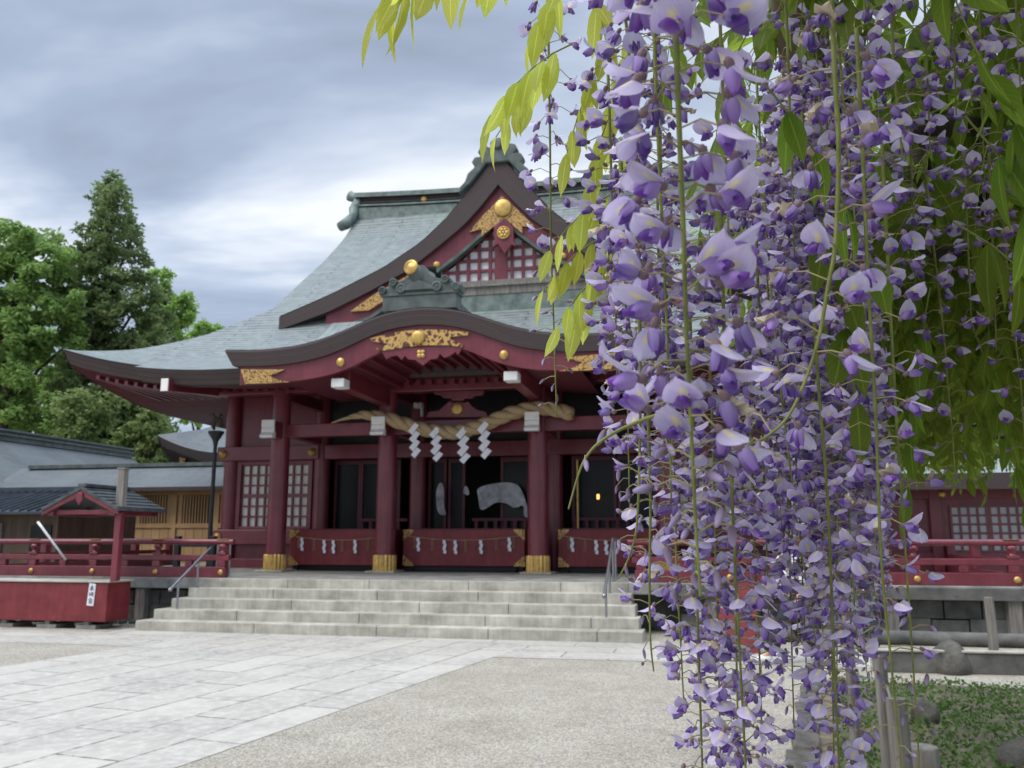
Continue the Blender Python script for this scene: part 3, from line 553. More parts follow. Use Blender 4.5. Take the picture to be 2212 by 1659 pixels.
# hall walls
WW = 6.61
for u in (-6.75, -4.25, -1.7, 1.7, 4.25, 6.75):
    b = MB(); b.lathe([(.2, PZ), (.2, 5.35)], (u, WW, 0), 24); b.build('hall_column', 'red', H, True, auto=40)
for s in (-1, 1):
    x0, x1 = (-7.05, -4.25) if s < 0 else (4.25, 7.05); a0, a1 = (-6.6, -4.35) if s < 0 else (4.35, 6.6)
    b = MB(); b.box(a0, a1, WW + .02, WW + .1, 3.86, 5.3); b.build('upper_wall_panel', 'red', H)
    b = MB(); b.box(x0, x1, WW - .25, WW + .1, 3.52, 3.88); b.build('long_beam', 'red', H, bevel=.015)
    b = MB(); b.box(x0, x1, WW - .28, WW + .1, 1.42, 1.78); b.build('low_beam', 'red', H, bevel=.015)
    b = MB(); b.box(a0, a1, WW + .0, WW + .1, PZ, 1.43); b.box(a0, a1, WW - .12, WW - .001, PZ, 1.06); b.build('lower_wall_panel', 'red', H, bevel=.008)
    for uu, zz in ((s * 6.88, 3.70), (s * 4.42, 3.70), (s * 6.88, 1.60)):
        b = MB(); b.lathe([(.105, WW - .25 - .03 * (zz < 2)), (.105, WW - .28 - .03 * (zz < 2)), (.06, WW - .29 - .03 * (zz < 2)), (.05, WW - .31 - .03 * (zz < 2)), (.01, WW - .33 - .03 * (zz < 2))], (uu, 0, zz), 18, 0, 1); b.build('gold_boss', 'gold', H, True)
    w0, w1 = (-6.45, -4.6) if s < 0 else (4.6, 6.45); z0, z1 = 1.85, 3.42
    wi = MB(); wi.box(w0 - .12, w0, WW - .06, WW + .12, 1.78, 3.52); wi.box(w1, w1 + .12, WW - .06, WW + .12, 1.78, 3.52); wi.box(w0, w1, WW - .05, WW + .12, z1, 3.52); wi.box(w0, w1, WW - .05, WW + .12, 1.78, z0)
    wi.box((w0 + w1) / 2 - .06, (w0 + w1) / 2 + .06, WW - .045, WW + .1, z0, z1)
    wo = wi.build('lattice_window', 'red', H, bevel=.008)
    q = MB(); q.box(w0, w1, WW + .07, WW + .09, z0, z1); q.build('window_paper', 'shoji', wo)
    q = MB(); nx, nz_ = 4, 6; hw_ = ((w1 - w0) / 2 - .06)
    for h in (0, 1):
        xa = w0 + h * (hw_ + .12)
        for i in range(nx + 1): xx = xa + hw_ * i / nx; q.box(xx - .02, xx + .02, WW + .0, WW + .068, z0, z1)
        for j in range(nz_ + 1): zz = z0 + (z1 - z0) * j / nz_; q.box(xa, xa + hw_, WW + .004, WW + .066, zz - (.045 if j == 3 else .02), zz + (.045 if j == 3 else .02))
    q.build('window_bars', 'red', wo)
    b = MB(); b.box(s * 7.0 - .06, s * 7.0 + .06, WW + .2, 20, PZ, 5.3); b.build('side_wall', 'red', H)
b = MB(); b.box(-6.9, 6.9, 19.9, 20, PZ, 5.3); b.build('back_wall', 'red', H)
b = MB(); b.box(-4.1, 4.1, WW - .2, WW + .1, 3.52, 3.88); b.build('door_lintel', 'red', H, bevel=.015)
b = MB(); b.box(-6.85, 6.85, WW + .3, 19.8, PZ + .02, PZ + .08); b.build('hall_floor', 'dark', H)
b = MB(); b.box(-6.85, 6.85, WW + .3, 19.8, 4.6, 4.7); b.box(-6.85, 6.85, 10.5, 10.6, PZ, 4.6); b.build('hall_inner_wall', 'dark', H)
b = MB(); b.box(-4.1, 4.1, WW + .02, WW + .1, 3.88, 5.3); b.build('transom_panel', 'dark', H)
for (x0, x1) in ((-4.0, -3.35), (-1.5, -1.1), (-.98, -.62), (.35, 1.5), (-3.3, -2.3), (2.1, 3.1), (3.2, 4.0)):
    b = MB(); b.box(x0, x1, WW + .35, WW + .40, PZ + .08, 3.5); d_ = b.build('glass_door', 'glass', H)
    b = MB()
    for xx in (x0, x1): b.box(xx - .035, xx + .035, WW + .31, WW + .44, PZ + .08, 3.52)
    b.box(x0, x1, WW + .32, WW + .43, PZ + .08, 1.25); b.box(x0, x1, WW + .32, WW + .43, 3.42, 3.52); b.build('door_frame', 'dred', d_)
for (x0, x1) in ((-3.3, -2.0), (-.35, 1.5), (2.1, 3.6)):
    b = MB(); b.box(x0, x1, WW + .12, WW + .18, 1.98, 2.05); b.box(x0, x1, WW + .1, WW + .2, 1.2, 1.5)
    k_ = x0 + .1
    while k_ < x1: b.box(k_ - .04, k_ + .04, WW + .13, WW + .17, 1.5, 1.98); k_ += .24
    b.build('inner_balustrade', 'dred', H)
MA['reflected_cloth'] = mat('grey_white_reflection', (.34, .35, .39), .8, .35, 5, col2=(.58, .59, .63))
f = Zm(950, 880, 2.765, WW + .06)  # curtain reflections in the door glass, built as flat pale pieces
for name, pts in (('drape_reflection', ((665, 940), (790, 905), (930, 900), (980, 950), (1010, 1040), (1040, 1145), (990, 1140), (1000, 1050), (930, 1085), (880, 1045), (800, 1035), (740, 1080), (690, 1100), (680, 1000))),
                  ('drape_reflection', ((418, 890), (445, 940), (440, 1080), (468, 1130), (395, 1125), (385, 960))), ('drape_reflection', ((595, 910), (622, 985), (600, 990), (570, 970)))):
    b = MB(); q = [f(*p) for p in pts]; q = [tuple((Vector(q[i]) * (1 - t) + Vector(q[(i + 1) % len(q)]) * t)) for i in range(len(q)) for t in (.25, .75)]; q = [tuple((Vector(q[i]) * (1 - t) + Vector(q[(i + 1) % len(q)]) * t)) for i in range(len(q)) for t in (.25, .75)]; b.prism(q, WW + .05, WW + .075); o = b.build(name, 'reflected_cloth', H)
for uu in (-4.12, 2.25):
    b = MB(); b.box(uu - .02, uu + .02, WW - .02, WW + .02, 1.5, 3.4); b.build('gold_door_edge', 'gold', H)
# ------------------------------------------------------------------ things on and before the hall
rt = [onw(x, y, 4.0) for x, y in ((716, 913), (752, 902), (790, 896), (840, 905), (890, 921), (935, 931), (980, 934), (1020, 926), (1060, 911), (1105, 892), (1153, 882), (1195, 884), (1232, 893))]
def catm(p, n=6):
    p = [Vector(q) for q in p]; o = []
    for i in range(len(p) - 1):
        a, b_, c, d = p[max(i - 1, 0)], p[i], p[i + 1], p[min(i + 2, len(p) - 1)]
        for k in range(n):
            t = k / n; o.append(.5 * ((2 * b_) + (c - a) * t + (2 * a - 5 * b_ + 4 * c - d) * t * t + (3 * b_ - a - 3 * c + d) * t ** 3))
    return o + [p[-1]]
pa = catm([(u, 4.02, z) for u, z in rt], 10)
rp = thing('straw_rope', 'thick twisted straw rope slung across the hall front', 'sacred rope', O, -A)
for sph in range(3):
    pts = []; rad = []
    for i, p in enumerate(pa):
        t = i / (len(pa) - 1); r = .015 + .125 * sm(0, .28, t); tg = (pa[min(i + 1, len(pa) - 1)] - pa[max(i - 1, 0)]).normalized()
        a = Vector((0, 1, 0)); c = tg.cross(a); q = t * 2 * math.pi * 6.2 + sph * 2.094
        pts.append(p + (a * math.cos(q) + c * math.sin(q)) * r * .5); rad.append(r * .64)
    pts = [p for i, p in enumerate(pts)]
    b = MB(); b.tube(pts, rad, 12); b.build('strand', 'straw', rp, True)
b = MB(); rnd = random.Random(3)
for k in range(60):
    p = pa[-1] + Vector((-.03, rnd.uniform(-.08, .08), rnd.uniform(-.09, .09))); b.tube([p, p + Vector((rnd.uniform(.04, .12), rnd.uniform(-.03, .03), rnd.uniform(-.05, .03)))], [.006, .002], 4)
b.build('frayed_end', 'straw', rp)
def shide(u, z0, h, tw, label):
    b = MB(); k_ = h / .82
    for k in range(4):
        x = .016 * k + (.012 if k % 2 else -.008); z = -k * .185 * k_; dy = .014 * (k % 2); q = .86 if k == 3 else 1
        b.prism([(x + (.04) * k_, z), (x + .135 * k_, z - .065 * k_), (x - .02 * k_ * q, z - .275 * k_ * q), (x - .125 * k_ * q, z - .18 * k_ * q)], -.004 - dy, .000 - dy)
    o = b.build('paper_streamer', 'paper', None, loc=TW(u - .06, 3.86, z0), rz=-A + tw)
    tag(o, label, 'paper streamer', 'zigzag streamers on the rope')
for i, (x, y, h) in enumerate(((900, 913, .80), (946, 922, .78), (1004, 922, .82), (1050, 910, .84))):
    u, z = onw(x, y, 3.88)
    shide(u, z, h, R((-6, 9, 14, -3)[i]), ('leftmost white zigzag paper streamer under the straw rope', 'second white zigzag streamer from left, beside the leftmost one', 'third white zigzag streamer, hanging lowest near the rope dip', 'rightmost white zigzag streamer, tied where the rope rises')[i])
def offering(u0, u1, label, k):
    t = thing('offering_box', label, 'offering box', TW((u0 + u1) / 2, 4.95, PZ), -A, 'red offering boxes before the hall'); h = (u1 - u0) / 2
    b = MB(); b.box(-h, h, 0, .75, .13, .92); bd = b.build('box_body', 'redbox', t, bevel=.012)
    b = MB()
    for i in range(9): b.box(-h + .06, h - .06, .04 + i * .08, .08 + i * .08, .921, .945)
    b.build('grate', 'dred', t)
    for sx in (-1, 1):
        for zz, sz in ((.13, 1), (.92, -1)):
            b = MB(); b.prism([(sx * (h + .004), zz - sz * .004), (sx * (h - .25), zz - sz * .004), (sx * (h - .21), zz + sz * .06), (sx * (h - .06), zz + sz * .19), (sx * (h + .004), zz + sz * .23)], -.012, -.002); b.build('gold_corner', 'filigree2', t)
        for yy in (.08, .66):
            b = MB(); b.lathe([(.055, -.02), (.065, -.01), (.065, .01), (.055, .02)], (sx * (h - .2), yy, .065), 14, 0, 0); b.build('caster', 'iron', t, True, auto=40)
    b = MB(); b.box(-h + .05, h - .05, .1, .12, .02, .13); b.build('skirt', 'dark', t)
    g = thing('straw_garland', ('thin straw cord with paper slips on the left offering box', 'thin straw cord with paper slips on the middle offering box', 'thin straw cord with paper slips on the right offering box')[k], 'garland', TW((u0 + u1) / 2, 4.93, PZ), -A, 'garlands on the offering boxes')
    zc_ = lambda x: .80 - .11 * (1 - (x / h) ** 2)
    b = MB(); b.tube([(x * h / 10, -.01, zc_(x * h / 10)) for x in range(-10, 11)], .008, 6); b.build('cord', 'straw', g)
    for x in (-.74, -.30, -.12, .3, .76):
        b = MB()
        for q in range(4): b.prism([(x * h - .035 + .02 * (q % 2), zc_(x * h) - .07 * q), (x * h + .03 + .02 * (q % 2), zc_(x * h) - .02 - .07 * q), (x * h + .02 + .02 * (q % 2), zc_(x * h) - .10 - .07 * q), (x * h - .045 + .02 * (q % 2), zc_(x * h) - .08 - .07 * q)], -.022 - .004 * (q % 2), -.019 - .004 * (q % 2))
        b.build('paper_slip', 'paper', g)
    b = MB()
    for x in (-.8, -.5, .05, .55, .83):
        for q in (-.02, 0, .02): b.tube([(x * h + q, -.012, zc_(x * h)), (x * h + q * 1.3, -.012, zc_(x * h) - .26)], .004, 4)
    b.build('straw_tassel', 'straw', g)
for k, (a, c) in enumerate(((-4.22, -1.72), (-1.46, 1.31), (2.05, 4.4))): offering(a, c, ('red offering box with gold corners between the two left columns', 'red offering box with gold corners in the middle of the hall front', 'red offering box with gold corners behind the right handrail')[k], k)
def handrail(u, label, dw=0):
    t = thing('handrail', label, 'handrail', TW(u, 0, 0), -A, 'steel handrails on the stone steps')
    b = MB(); b.tube(catm([(0, .22 + dw, .70), (0, .30 + dw, .74), (0, 1.62 + dw, 1.50), (0, 1.72 + dw, 1.545), (0, 1.85 + dw, 1.55), (0, 2.25 + dw, 1.55)], 5), .024, 10); b.ball((0, .22 + dw, .69), .035); b.ball((0, 2.27 + dw, 1.545), .035); b.build('rail', 'steel', t, True)
    for w, z0, z1 in ((.45, .17, .82), (1.05, .67, 1.18), (1.70, PZ, 1.53), (2.15, PZ, 1.55)):
        b = MB(); b.cyl(0, w + dw, z0, z1, .02, n=10); b.cyl(0, w + dw, z0, z0 + .012, .05, n=12); b.build('post', 'steel', t, True, auto=40)
handrail(-4.1, 'grey steel handrail on the left end of the stone steps'); handrail(3.55, 'grey steel handrail on the right end of the stone steps, partly behind wisteria')

# railings along the terrace
def railing(u0, u1, label, ends, w=1.46):
    t = thing('terrace_railing', label, 'railing', TW((u0 + u1) / 2, w, PZ), -A, 'maroon railings on the terrace'); h = (u1 - u0) / 2; n = max(2, round((u1 - u0) / 1.55))
    b = MB(); b.tube([(-h - .12, 0, .67), (h + .12, 0, .67)], .052, 14); b.build('top_rail', 'red', t, True, auto=40)
    b = MB(); b.box(-h - .05, h + .05, -.05, .05, .32, .42); b.build('middle_rail', 'red', t, bevel=.008)
    b = MB(); b.box(-h, h, -.075, .075, .0, .2); b.build('bottom_rail', 'red', t, bevel=.01)
    for i in range(n + 1):
        x = -h + .1 + (2 * h - .2) * i / n
        b = MB(); b.box(x - .08, x + .08, -.06, .06, .205, .315); b.box(x - .09, x + .09, -.065, .065, .425, .47); b.lathe([(.06, .47), (.045, .5), (.06, .54), (.085, .57), (.085, .6), (.06, .625)], (x, 0, 0), 16); p_ = b.build('post', 'red', t, bevel=.006)
        b = MB(); b.box(x - .12, x + .12, -.055, .055, .715, .7235); b.build('gold_cap', 'gold', p_)
        b = MB(); b.lathe([(.055, -.077), (.05, -.095), (.03, -.107), (.005, -.11)], (x + .02, 0, .10), 16, 0, 1); b.build('gold_boss', 'gold', p_, True)
        if i < n:
            x2 = x + (2 * h - .2) / n / 2; b = MB(); b.box(x2 - .07, x2 + .07, -.05, .05, .205, .315); b.build('spacer', 'red', t, bevel=.006)
railing(-9.5, -3.75, 'maroon terrace railing left of the steps, behind the notice shelter', 0)
railing(3.95, 9.95, 'maroon terrace railing right of the steps, seen through wisteria', 0)
def siderail(u, label):
    t = thing('terrace_railing', label, 'railing', TW(u, 5.0, PZ), -A, 'maroon railings on the terrace')
    b = MB(); b.tube([(0, -3.3, .67), (0, 3.2, .67)], .052, 14); b.build('top_rail', 'red', t, True, auto=40)
    b = MB(); b.box(-.05, .05, -3.3, 3.2, .32, .42); b.build('middle_rail', 'red', t); b = MB(); b.box(-.075, .075, -3.3, 3.2, 0, .2); b.build('bottom_rail', 'red', t)
    for y in (-1.6, 0, 1.6, 3.1): b = MB(); b.box(-.07, .07, y - .08, y + .08, .205, .61); b.build('post', 'red', t)
siderail(9.85, 'maroon side railing running back from the right corner of the terrace'); siderail(-9.4, 'maroon side railing running back from the left corner of the terrace')

# ------------------------------------------------------------------ notice shelter, box, left buildings
MA['shelterroof'] = mat('dark_ribbed_slate', (.05, .06, .068), .5, .3, 6, col2=(.10, .115, .12))
sh = thing('notice_shelter', 'small gabled shelter with maroon bargeboards and ribbed grey roof by the red box', 'shelter', TW(-5.4, .25), -A)
hx, ap, ev = .78, 2.44, 2.06
b = MB()
for s in (-1, 1):
    for k in range(6):
        a0, a1 = k / 6, (k + 1) / 6; x0, x1 = s * hx * a0, s * hx * a1; z0, z1 = ap - (ap - ev) * a0, ap - (ap - ev) * a1
        x0 -= .38; x1 -= .38
        b.add([(x0, -.42, z0 + .05), (x1, -.42, z1 + .075), (x1, 1.0, z1 + .075), (x0, 1.0, z0 + .05), (x0, -.42, z0 - .0), (x1, -.42, z1 - .0), (x1, 1.0, z1), (x0, 1.0, z0)], [(0, 3, 2, 1), (4, 5, 6, 7), (0, 1, 5, 4), (1, 2, 6, 5), (2, 3, 7, 6), (3, 0, 4, 7)])
b.box(-.46, -.30, -.40, .95, ap + .05, ap + .11); sr = b.build('roof', 'shelterroof', sh, bevel=.004)
b = MB(); b.prism([(-.38, ap + .0), (-.38 + hx, ev + .0), (-.38 + hx, ev - .07), (-.38, ap - .10), (-.38 - hx, ev - .07), (-.38 - hx, ev)], -.40, -.36); b.build('bargeboard', 'red', sh)
b = MB(); b.prism([(-.43, ap - .06), (-.45, ap - .2), (-.41, ap - .23), (-.38, ap - .29), (-.35, ap - .23), (-.31, ap - .2), (-.33, ap - .06)], -.44, -.405); b.build('pendant', 'red', sh, bevel=.008)
b = MB(); b.box(-1.0, .3, -.30, -.22, 2.0, 2.08); b.box(-1.0, .3, .75, .83, 2.0, 2.08); b.box(.18, .30, -.35, .9, 1.98, 2.08); b.box(-1.08, -.96, -.35, .9, 1.98, 2.08); b.build('frame', 'red', sh, bevel=.006)
b = MB(); b.box(.27, .39, -.30, -.18, .836, 2.03); b.build('post', 'red', sh, bevel=.01)
b = MB(); b.box(.265, .395, -.305, -.175, 2.12, 2.80); b.box(.255, .405, -.315, -.165, 2.80, 2.83); b.build('roof_vent', 'greyw', sh)
bx = thing('red_box', 'long red painted box on stone blocks with a white vertical label', 'box', TW(-7.3, 0), -A)
b = MB(); b.box(-2.2, 2.12, -.02, .62, .13, .80); b.build('box_body', 'redbox', bx, bevel=.012)
for x in (-1.8, -.9, 0, .9, 1.7): b = MB(); b.box(x - .2, x + .2, .02, .5, 0.0, .07); b.box(x - .05, x + .05, .03, .13, .069, .13); b.build('foot', 'stoned', bx, bevel=.01)
b = MB(); b.box(-2.25, 2.16, -.05, .66, .805, .835); b.build('rim', 'stone', bx, bevel=.006)
lu, lz = onw(197, 1284, -.03)
b = MB(); b.prism([(lu + 7.3 - .075, lz - .19), (lu + 7.3 + .06, lz - .20), (lu + 7.3 + .08, lz + .18), (lu + 7.3 - .05, lz + .20)], -.035, -.025); lb = b.build('label_plate', 'paper', bx)
MA['ink'] = mat('grey_ink', (.12, .12, .15), .7)
b = MB(); cx = lu + 7.305
def stroke(p0, p1, wd=.007):
    p0, p1 = Vector((cx + p0[0], lz + p0[1])), Vector((cx + p1[0], lz + p1[1])); d = (p1 - p0).normalized(); n_ = Vector((-d.y, d.x)) * wd
    b.prism([tuple(p0 + n_), tuple(p1 + n_), tuple(p1 - n_), tuple(p0 - n_)], -.038, -.0355)
for a_, c_ in (((-.03, .125), (.04, .13)), ((.006, .16), (.0, .06)), ((0, .12), (-.035, .075)), ((.008, .12), (.048, .07)), ((-.015, .085), (.025, .087)),
               ((-.035, .035), (-.035, -.03)), ((-.04, .0), (-.01, .006)), ((-.005, .03), (.04, .034)), ((.0, .035), (-.003, -.02)), ((.037, .034), (.036, -.035)), ((.0, .008), (.035, .01)), ((-.002, -.015), (.036, -.013)),
               ((-.01, -.065), (-.045, -.10)), ((-.01, -.065), (.035, -.1)), ((-.03, -.105), (.02, -.103)), ((-.03, -.125), (.02, -.123)), ((-.03, -.15), (.02, -.148)), ((-.03, -.125), (-.03, -.15)), ((.02, -.123), (.02, -.15))): stroke(a_, c_)
b.build('written_characters', 'ink', lb)
p0 = TW(-7.72, .95, 1.05); b = MB(); b.tube([(.42, 0, .0), (-.18, .0, .62), (-.28, 0, .72)], [.022, .024, .026], 10); b.ball((-.28, 0, .72), .028)
tag(b.build('white_pole', 'white', None, True, loc=TW(-7.45, 1.15, 1.16), rz=-A), 'white round pole leaning at a slant on the left terrace railing', 'pole')

def slab(name, pts_lo, pts_hi, th, m, par, uvs=1):
    """a roof slope between two edges (lists of 2 points), with thickness"""
    a, b_ = [Vector(p) for p in pts_lo]; c, d = [Vector(p) for p in pts_hi]; n = 20; b = MB()
    P = lambda i, j: (a * (1 - i) + b_ * i) * (1 - j) + (c * (1 - i) + d * i) * j - Vector((0, 0, .10 * math.sin(math.pi * j)))
    b.grid(lambda i, j: P(i, j), n, 8, 0, lambda i, j, p: (i * (b_ - a).length, j * ((c - a).length)))
    b.grid(lambda i, j: P(i, j) - Vector((0, 0, th)), n, 8, 1)
    for f_ in (lambda i, j: P(i, 0) - Vector((0, 0, th * j)), lambda i, j: P(0, i) - Vector((0, 0, th * j)), lambda i, j: P(1, i) - Vector((0, 0, th * j))): b.grid(f_, n, 1, 1)
    return b.build(name, [m, 'fascia'], par, fix=False)
co = thing('cedar_corridor', 'long pale cedar corridor with slatted windows and grey shingle roof beside the hall', 'corridor', TW(-14, 11), -A)
slab('roof', [(-4.2, -.7, 3.13), (5.9, -.7, 3.13)], [(-4.2, 1.3, 3.95), (5.9, 1.3, 3.95)], .12, 'slate', co); slab('roof', [(-4.2, 3.3, 3.13), (5.9, 3.3, 3.13)], [(-4.2, 1.3, 3.95), (5.9, 1.3, 3.95)], .12, 'slate', co)
b = MB(); b.box(-3.8, 5.9, 1.15, 1.45, 3.93, 4.05); b.build('ridge', 'dpatina', co)
b = MB(); b.box(-4.6, 5.9, .0, 2.6, 0, 1.95); b.box(-4.6, 5.9, 0, 2.6, 2.98, 3.25); b.box(-4.6, 5.9, .12, 2.5, 1.95, 3.0, 1); b.build('wall', ['cedar', 'dark'], co)
b = MB()
for k in range(8):
    x = -4.6 + k * 1.48; b.box(x - .07, x + .07, -.05, .1, 0, 3.1)
b.box(-4.6, 5.9, -.045, -.002, 1.88, 2.02); b.box(-4.6, 5.9, -.045, -.002, 2.92, 3.05); b.build('frame', 'cedar', co, bevel=.006)
for k in range(7):
    x0 = -4.6 + k * 1.48 + .1; b = MB(); b.box(x0, x0 + .14, .0, .08, 2.02, 2.92); b.box(x0 + 1.14, x0 + 1.28, .0, .08, 2.02, 2.92)
    for i in range(10): b.box(x0 + .18 + i * .1, x0 + .225 + i * .1, .01, .06, 2.02, 2.92)
    b.build('slatted_window', 'cedar', co)
b = MB()
for k in range(35): b.box(-4.6 + k * .3, -4.6 + k * .3 + .012, -.004, .0, .1, 1.88)
b.build('board_joints', 'brownw', co)
of = thing('side_office', 'long wing with a big grey shingle roof and stepped ridge behind the cedar corridor', 'wing', TW(-21.6, 16), -A)
slab('roof', [(4.2, -12, 3.2), (4.2, 6.6, 3.2)], [(0, -12, 5.45), (0, 6.6, 5.45)], .2, 'slate', of); slab('roof', [(-4.2, -12, 3.2), (-4.2, 6.6, 3.2)], [(0, -12, 5.45), (0, 6.6, 5.45)], .2, 'slate', of)
b = MB(); b.box(-.35, .35, -12, 6.55, 5.28, 5.48); b.box(-.42, .42, -12.02, 6.62, 5.48, 5.54); b.box(-.25, .25, -12, 6.45, 5.54, 5.66); b.box(-.34, .34, -12.01, 6.58, 5.66, 5.74); b.build('ridge', 'dpatina', of, bevel=.01)
b = MB(); b.box(-3.2, 3.2, -11, 6.0, 0, 3.4); b.build('wall', 'brownw', of)
b = MB(); b.prism([(-3.7, 3.3), (3.7, 3.3), (0, 5.2)], 6.0, 6.2); b.build('gable_wall', 'brownw', of)
an = thing('low_annex', 'low annex with a black ribbed metal roof and weathered board walls', 'annex', TW(-12.4, 6), -A)
b = MB()
b.add([(-4, -1.1, 2.22), (1.9, -1.1, 2.22), (1.9, .9, 2.82), (-4, .9, 2.82), (-4, -1.1, 2.16), (1.9, -1.1, 2.16), (1.9, .9, 2.7), (-4, .9, 2.7)], [(0, 1, 2, 3), (4, 7, 6, 5), (0, 4, 5, 1), (1, 5, 6, 2), (0, 3, 7, 4)])
for k in range(24): x = -4 + k * .255; b.add([(x - .02, -1.1, 2.225), (x + .02, -1.1, 2.225), (x + .02, .9, 2.825), (x - .02, .9, 2.825), (x, -1.1, 2.27), (x, .9, 2.87)], [(0, 4, 5, 3), (4, 1, 2, 5), (0, 1, 4)])
b.box(-4, 2.0, .85, 1.1, 2.78, 2.95); b.build('roof', 'ribbed', an)
b = MB(); b.box(-4, 1.6, -.6, 2.5, 0, 2.24); b.build('wall', 'brownw', an)
b = MB(); b.box(-3.9, .0, -.66, -.603, .5, 1.95); b.build('pale_wall_panel', 'greyw', an); b = MB(); b.box(.85, 1.45, -.64, -.604, .1, 1.9); b.build('dark_doorway', 'dark', an)
b = MB(); b.box(-3.4, -1.0, -.72, -.662, 2.0, 2.1); b.build('pale_eave_board', 'cedar', an)
sc = thing('bamboo_screen', 'woven brown screen panel in a pale frame at the far left', 'screen', TW(-12.8, 4.4), -A)
b = MB()
for k in range(18): b.box(-2.6, 1.0, -.012, .012, .62 + k * .055, .665 + k * .055)
b.build('panel', mat('woven_reed', (.30, .185, .11), .8, .35, 3, stretch=(.6, 1, 9), col2=(.45, .31, .20)), sc)
b = MB(); b.box(-2.65, 1.05, -.03, .03, 1.6, 1.66); b.box(1.0, 1.06, -.03, .03, 0, 1.66); b.box(-2.65, -2.6, -.03, .03, 0, 1.66); b.build('frame', 'greyw', sc)
ra = thing('rear_sanctuary', 'rear sanctuary with an upswept grey roof corner beyond the hall', 'shrine', TW(-9, 19), -A)
b = MB()
RP = [(0, 4.75), (1.5, 5.4), (3, 6.5), (4.2, 7.8)]
b.grid(lambda i, j: ((2 * i - 1) * (6.5 - 3.0 * j), -3 + 4.2 * j, ip(RP, 4.2 * j) + .75 * max(0, (abs(2 * i - 1) - .55) / .45) ** 2 * (1 - j)), 40, 12, 0, lambda i, j, p: (p[0], j * 5))
for s in (-1, 1): b.grid(lambda i, j: (s * (6.5 - 3.0 * j), -3 + 4.2 * j + (8.4 - 8.4 * j) * i, ip(RP, 4.2 * j) + .75 * max(0, (abs(2 * i - 1) - .55) / .45) ** 2 * (1 - j)), 20, 12, 0, lambda i, j, p: (p[1], j * 5))
b.build('roof', 'slate', ra, True, fix=False)
b = MB()
g = lambda i: 4.75 + .75 * max(0, (abs(2 * i - 1) - .55) / .45) ** 2
b.grid(lambda i, j: ((2 * i - 1) * (6.5 - .15 * j), -3 + .1 * j, g(i) - .42 * j), 40, 1, 0); b.grid(lambda i, j: ((2 * i - 1) * (6.35 - 2 * j), -2.9 + 2 * j, g(i) * (1 - j) + 4.4 * j - .42 * (1 - j)), 40, 1, 0)
for s in (-1, 1): b.grid(lambda i, j: (s * (6.5 - .15 * j), -3 + 8.4 * i, g(i) - .42 * j), 20, 1); b.grid(lambda i, j: (s * (6.35 - 2 * j), -3 + 8.4 * i, (g(i) - .42) * (1 - j) + 4.4 * j), 20, 1)
b.build('eave_edge', 'fascia', ra, fix=False)
b = MB(); b.box(-4.4, 4.4, -1.1, 5, 0, 4.5); b.build('wall', 'red', ra)
b = MB(); b.box(-5.75, -5.5, -2.55, -2.3, 4.2, 4.75); b.build('rafter_end_plate', 'filigree', ra)
il = thing('iron_lamp', 'black iron lamp post with flared cup and rusty figure at the hall corner', 'lamp post', TW(-5.2, 3.2, PZ), -A)
b = MB(); b.lathe([(.12, 0), (.1, .05), (.05, .1), (.04, 2.7), (.06, 2.82), (.17, 3.0), (.17, 3.03), (.05, 3.03)], (0, 0, 0), 12); b.build('post', 'iron', il, True, auto=40)
b = MB(); b.tube([(-.05, 0, 3.07), (-.1, 0, 3.2), (-.02, 0, 3.3), (.08, 0, 3.28), (.12, 0, 3.12)], [.03, .06, .07, .06, .03], 8); b.tube([(-.02, 0, 3.3), (-.1, 0, 3.42), (-.2, 0, 3.40)], [.025, .02, .012], 6); b.tube([(.05, 0, 3.3), (.1, 0, 3.42), (.15, 0, 3.36), (.17, 0, 3.1)], [.02, .02, .018, .012], 6); b.build('figure', 'bark', il, True)
bb = thing('black_bench', 'small black wooden rack behind the left railing end', 'rack', TW(onw(423, 1160, 3.2)[0], 3.2, PZ), -A)
b = MB()
for x in (-.42, .42): b.box(x - .06, x + .06, -.06, .06, 0, .78)
b.box(-.4, .4, -.04, .04, .55, .65); b.box(-.4, .4, -.04, .04, .25, .33); b.build('frame', 'iron', bb, bevel=.008)
sc_ = MB(); sc_.box(-.1, .1, -.12, .06, 0, .12); sc_.tube([(0, -.12, .06), (0, -.2, .04)], .05, 10); sc_.box(.05, .1, -.05, .05, -.2, .0)
u_, z_ = onw(905, 882, 5.6); tag(sc_.build('security_camera', 'white', None, bevel=.008, loc=TW(u_, 5.6, z_), rz=-A), 'small white camera under the porch, above the straw rope', 'camera')
u_, z_ = onw(1292, 1073, 6.3); hl = thing('hanging_lantern', 'small glowing amber lantern inside the right bay', 'lantern', TW(u_, 6.3, z_), -A)
b = MB(); b.lathe([(.02, -.06), (.034, -.045), (.034, .045), (.02, .06)], (0, 0, 0), 12); b.build('lamp_glass', emit('lamp_glow', (1, .5, .14), 1.2), hl, True)
b = MB(); b.lathe([(.05, .06), (.035, .09), (.01, .13)], (0, 0, 0), 12); b.tube([(0, 0, .15), (0, 0, 4.6 - z_)], .006, 6); b.build('cap_and_chain', 'iron', hl)

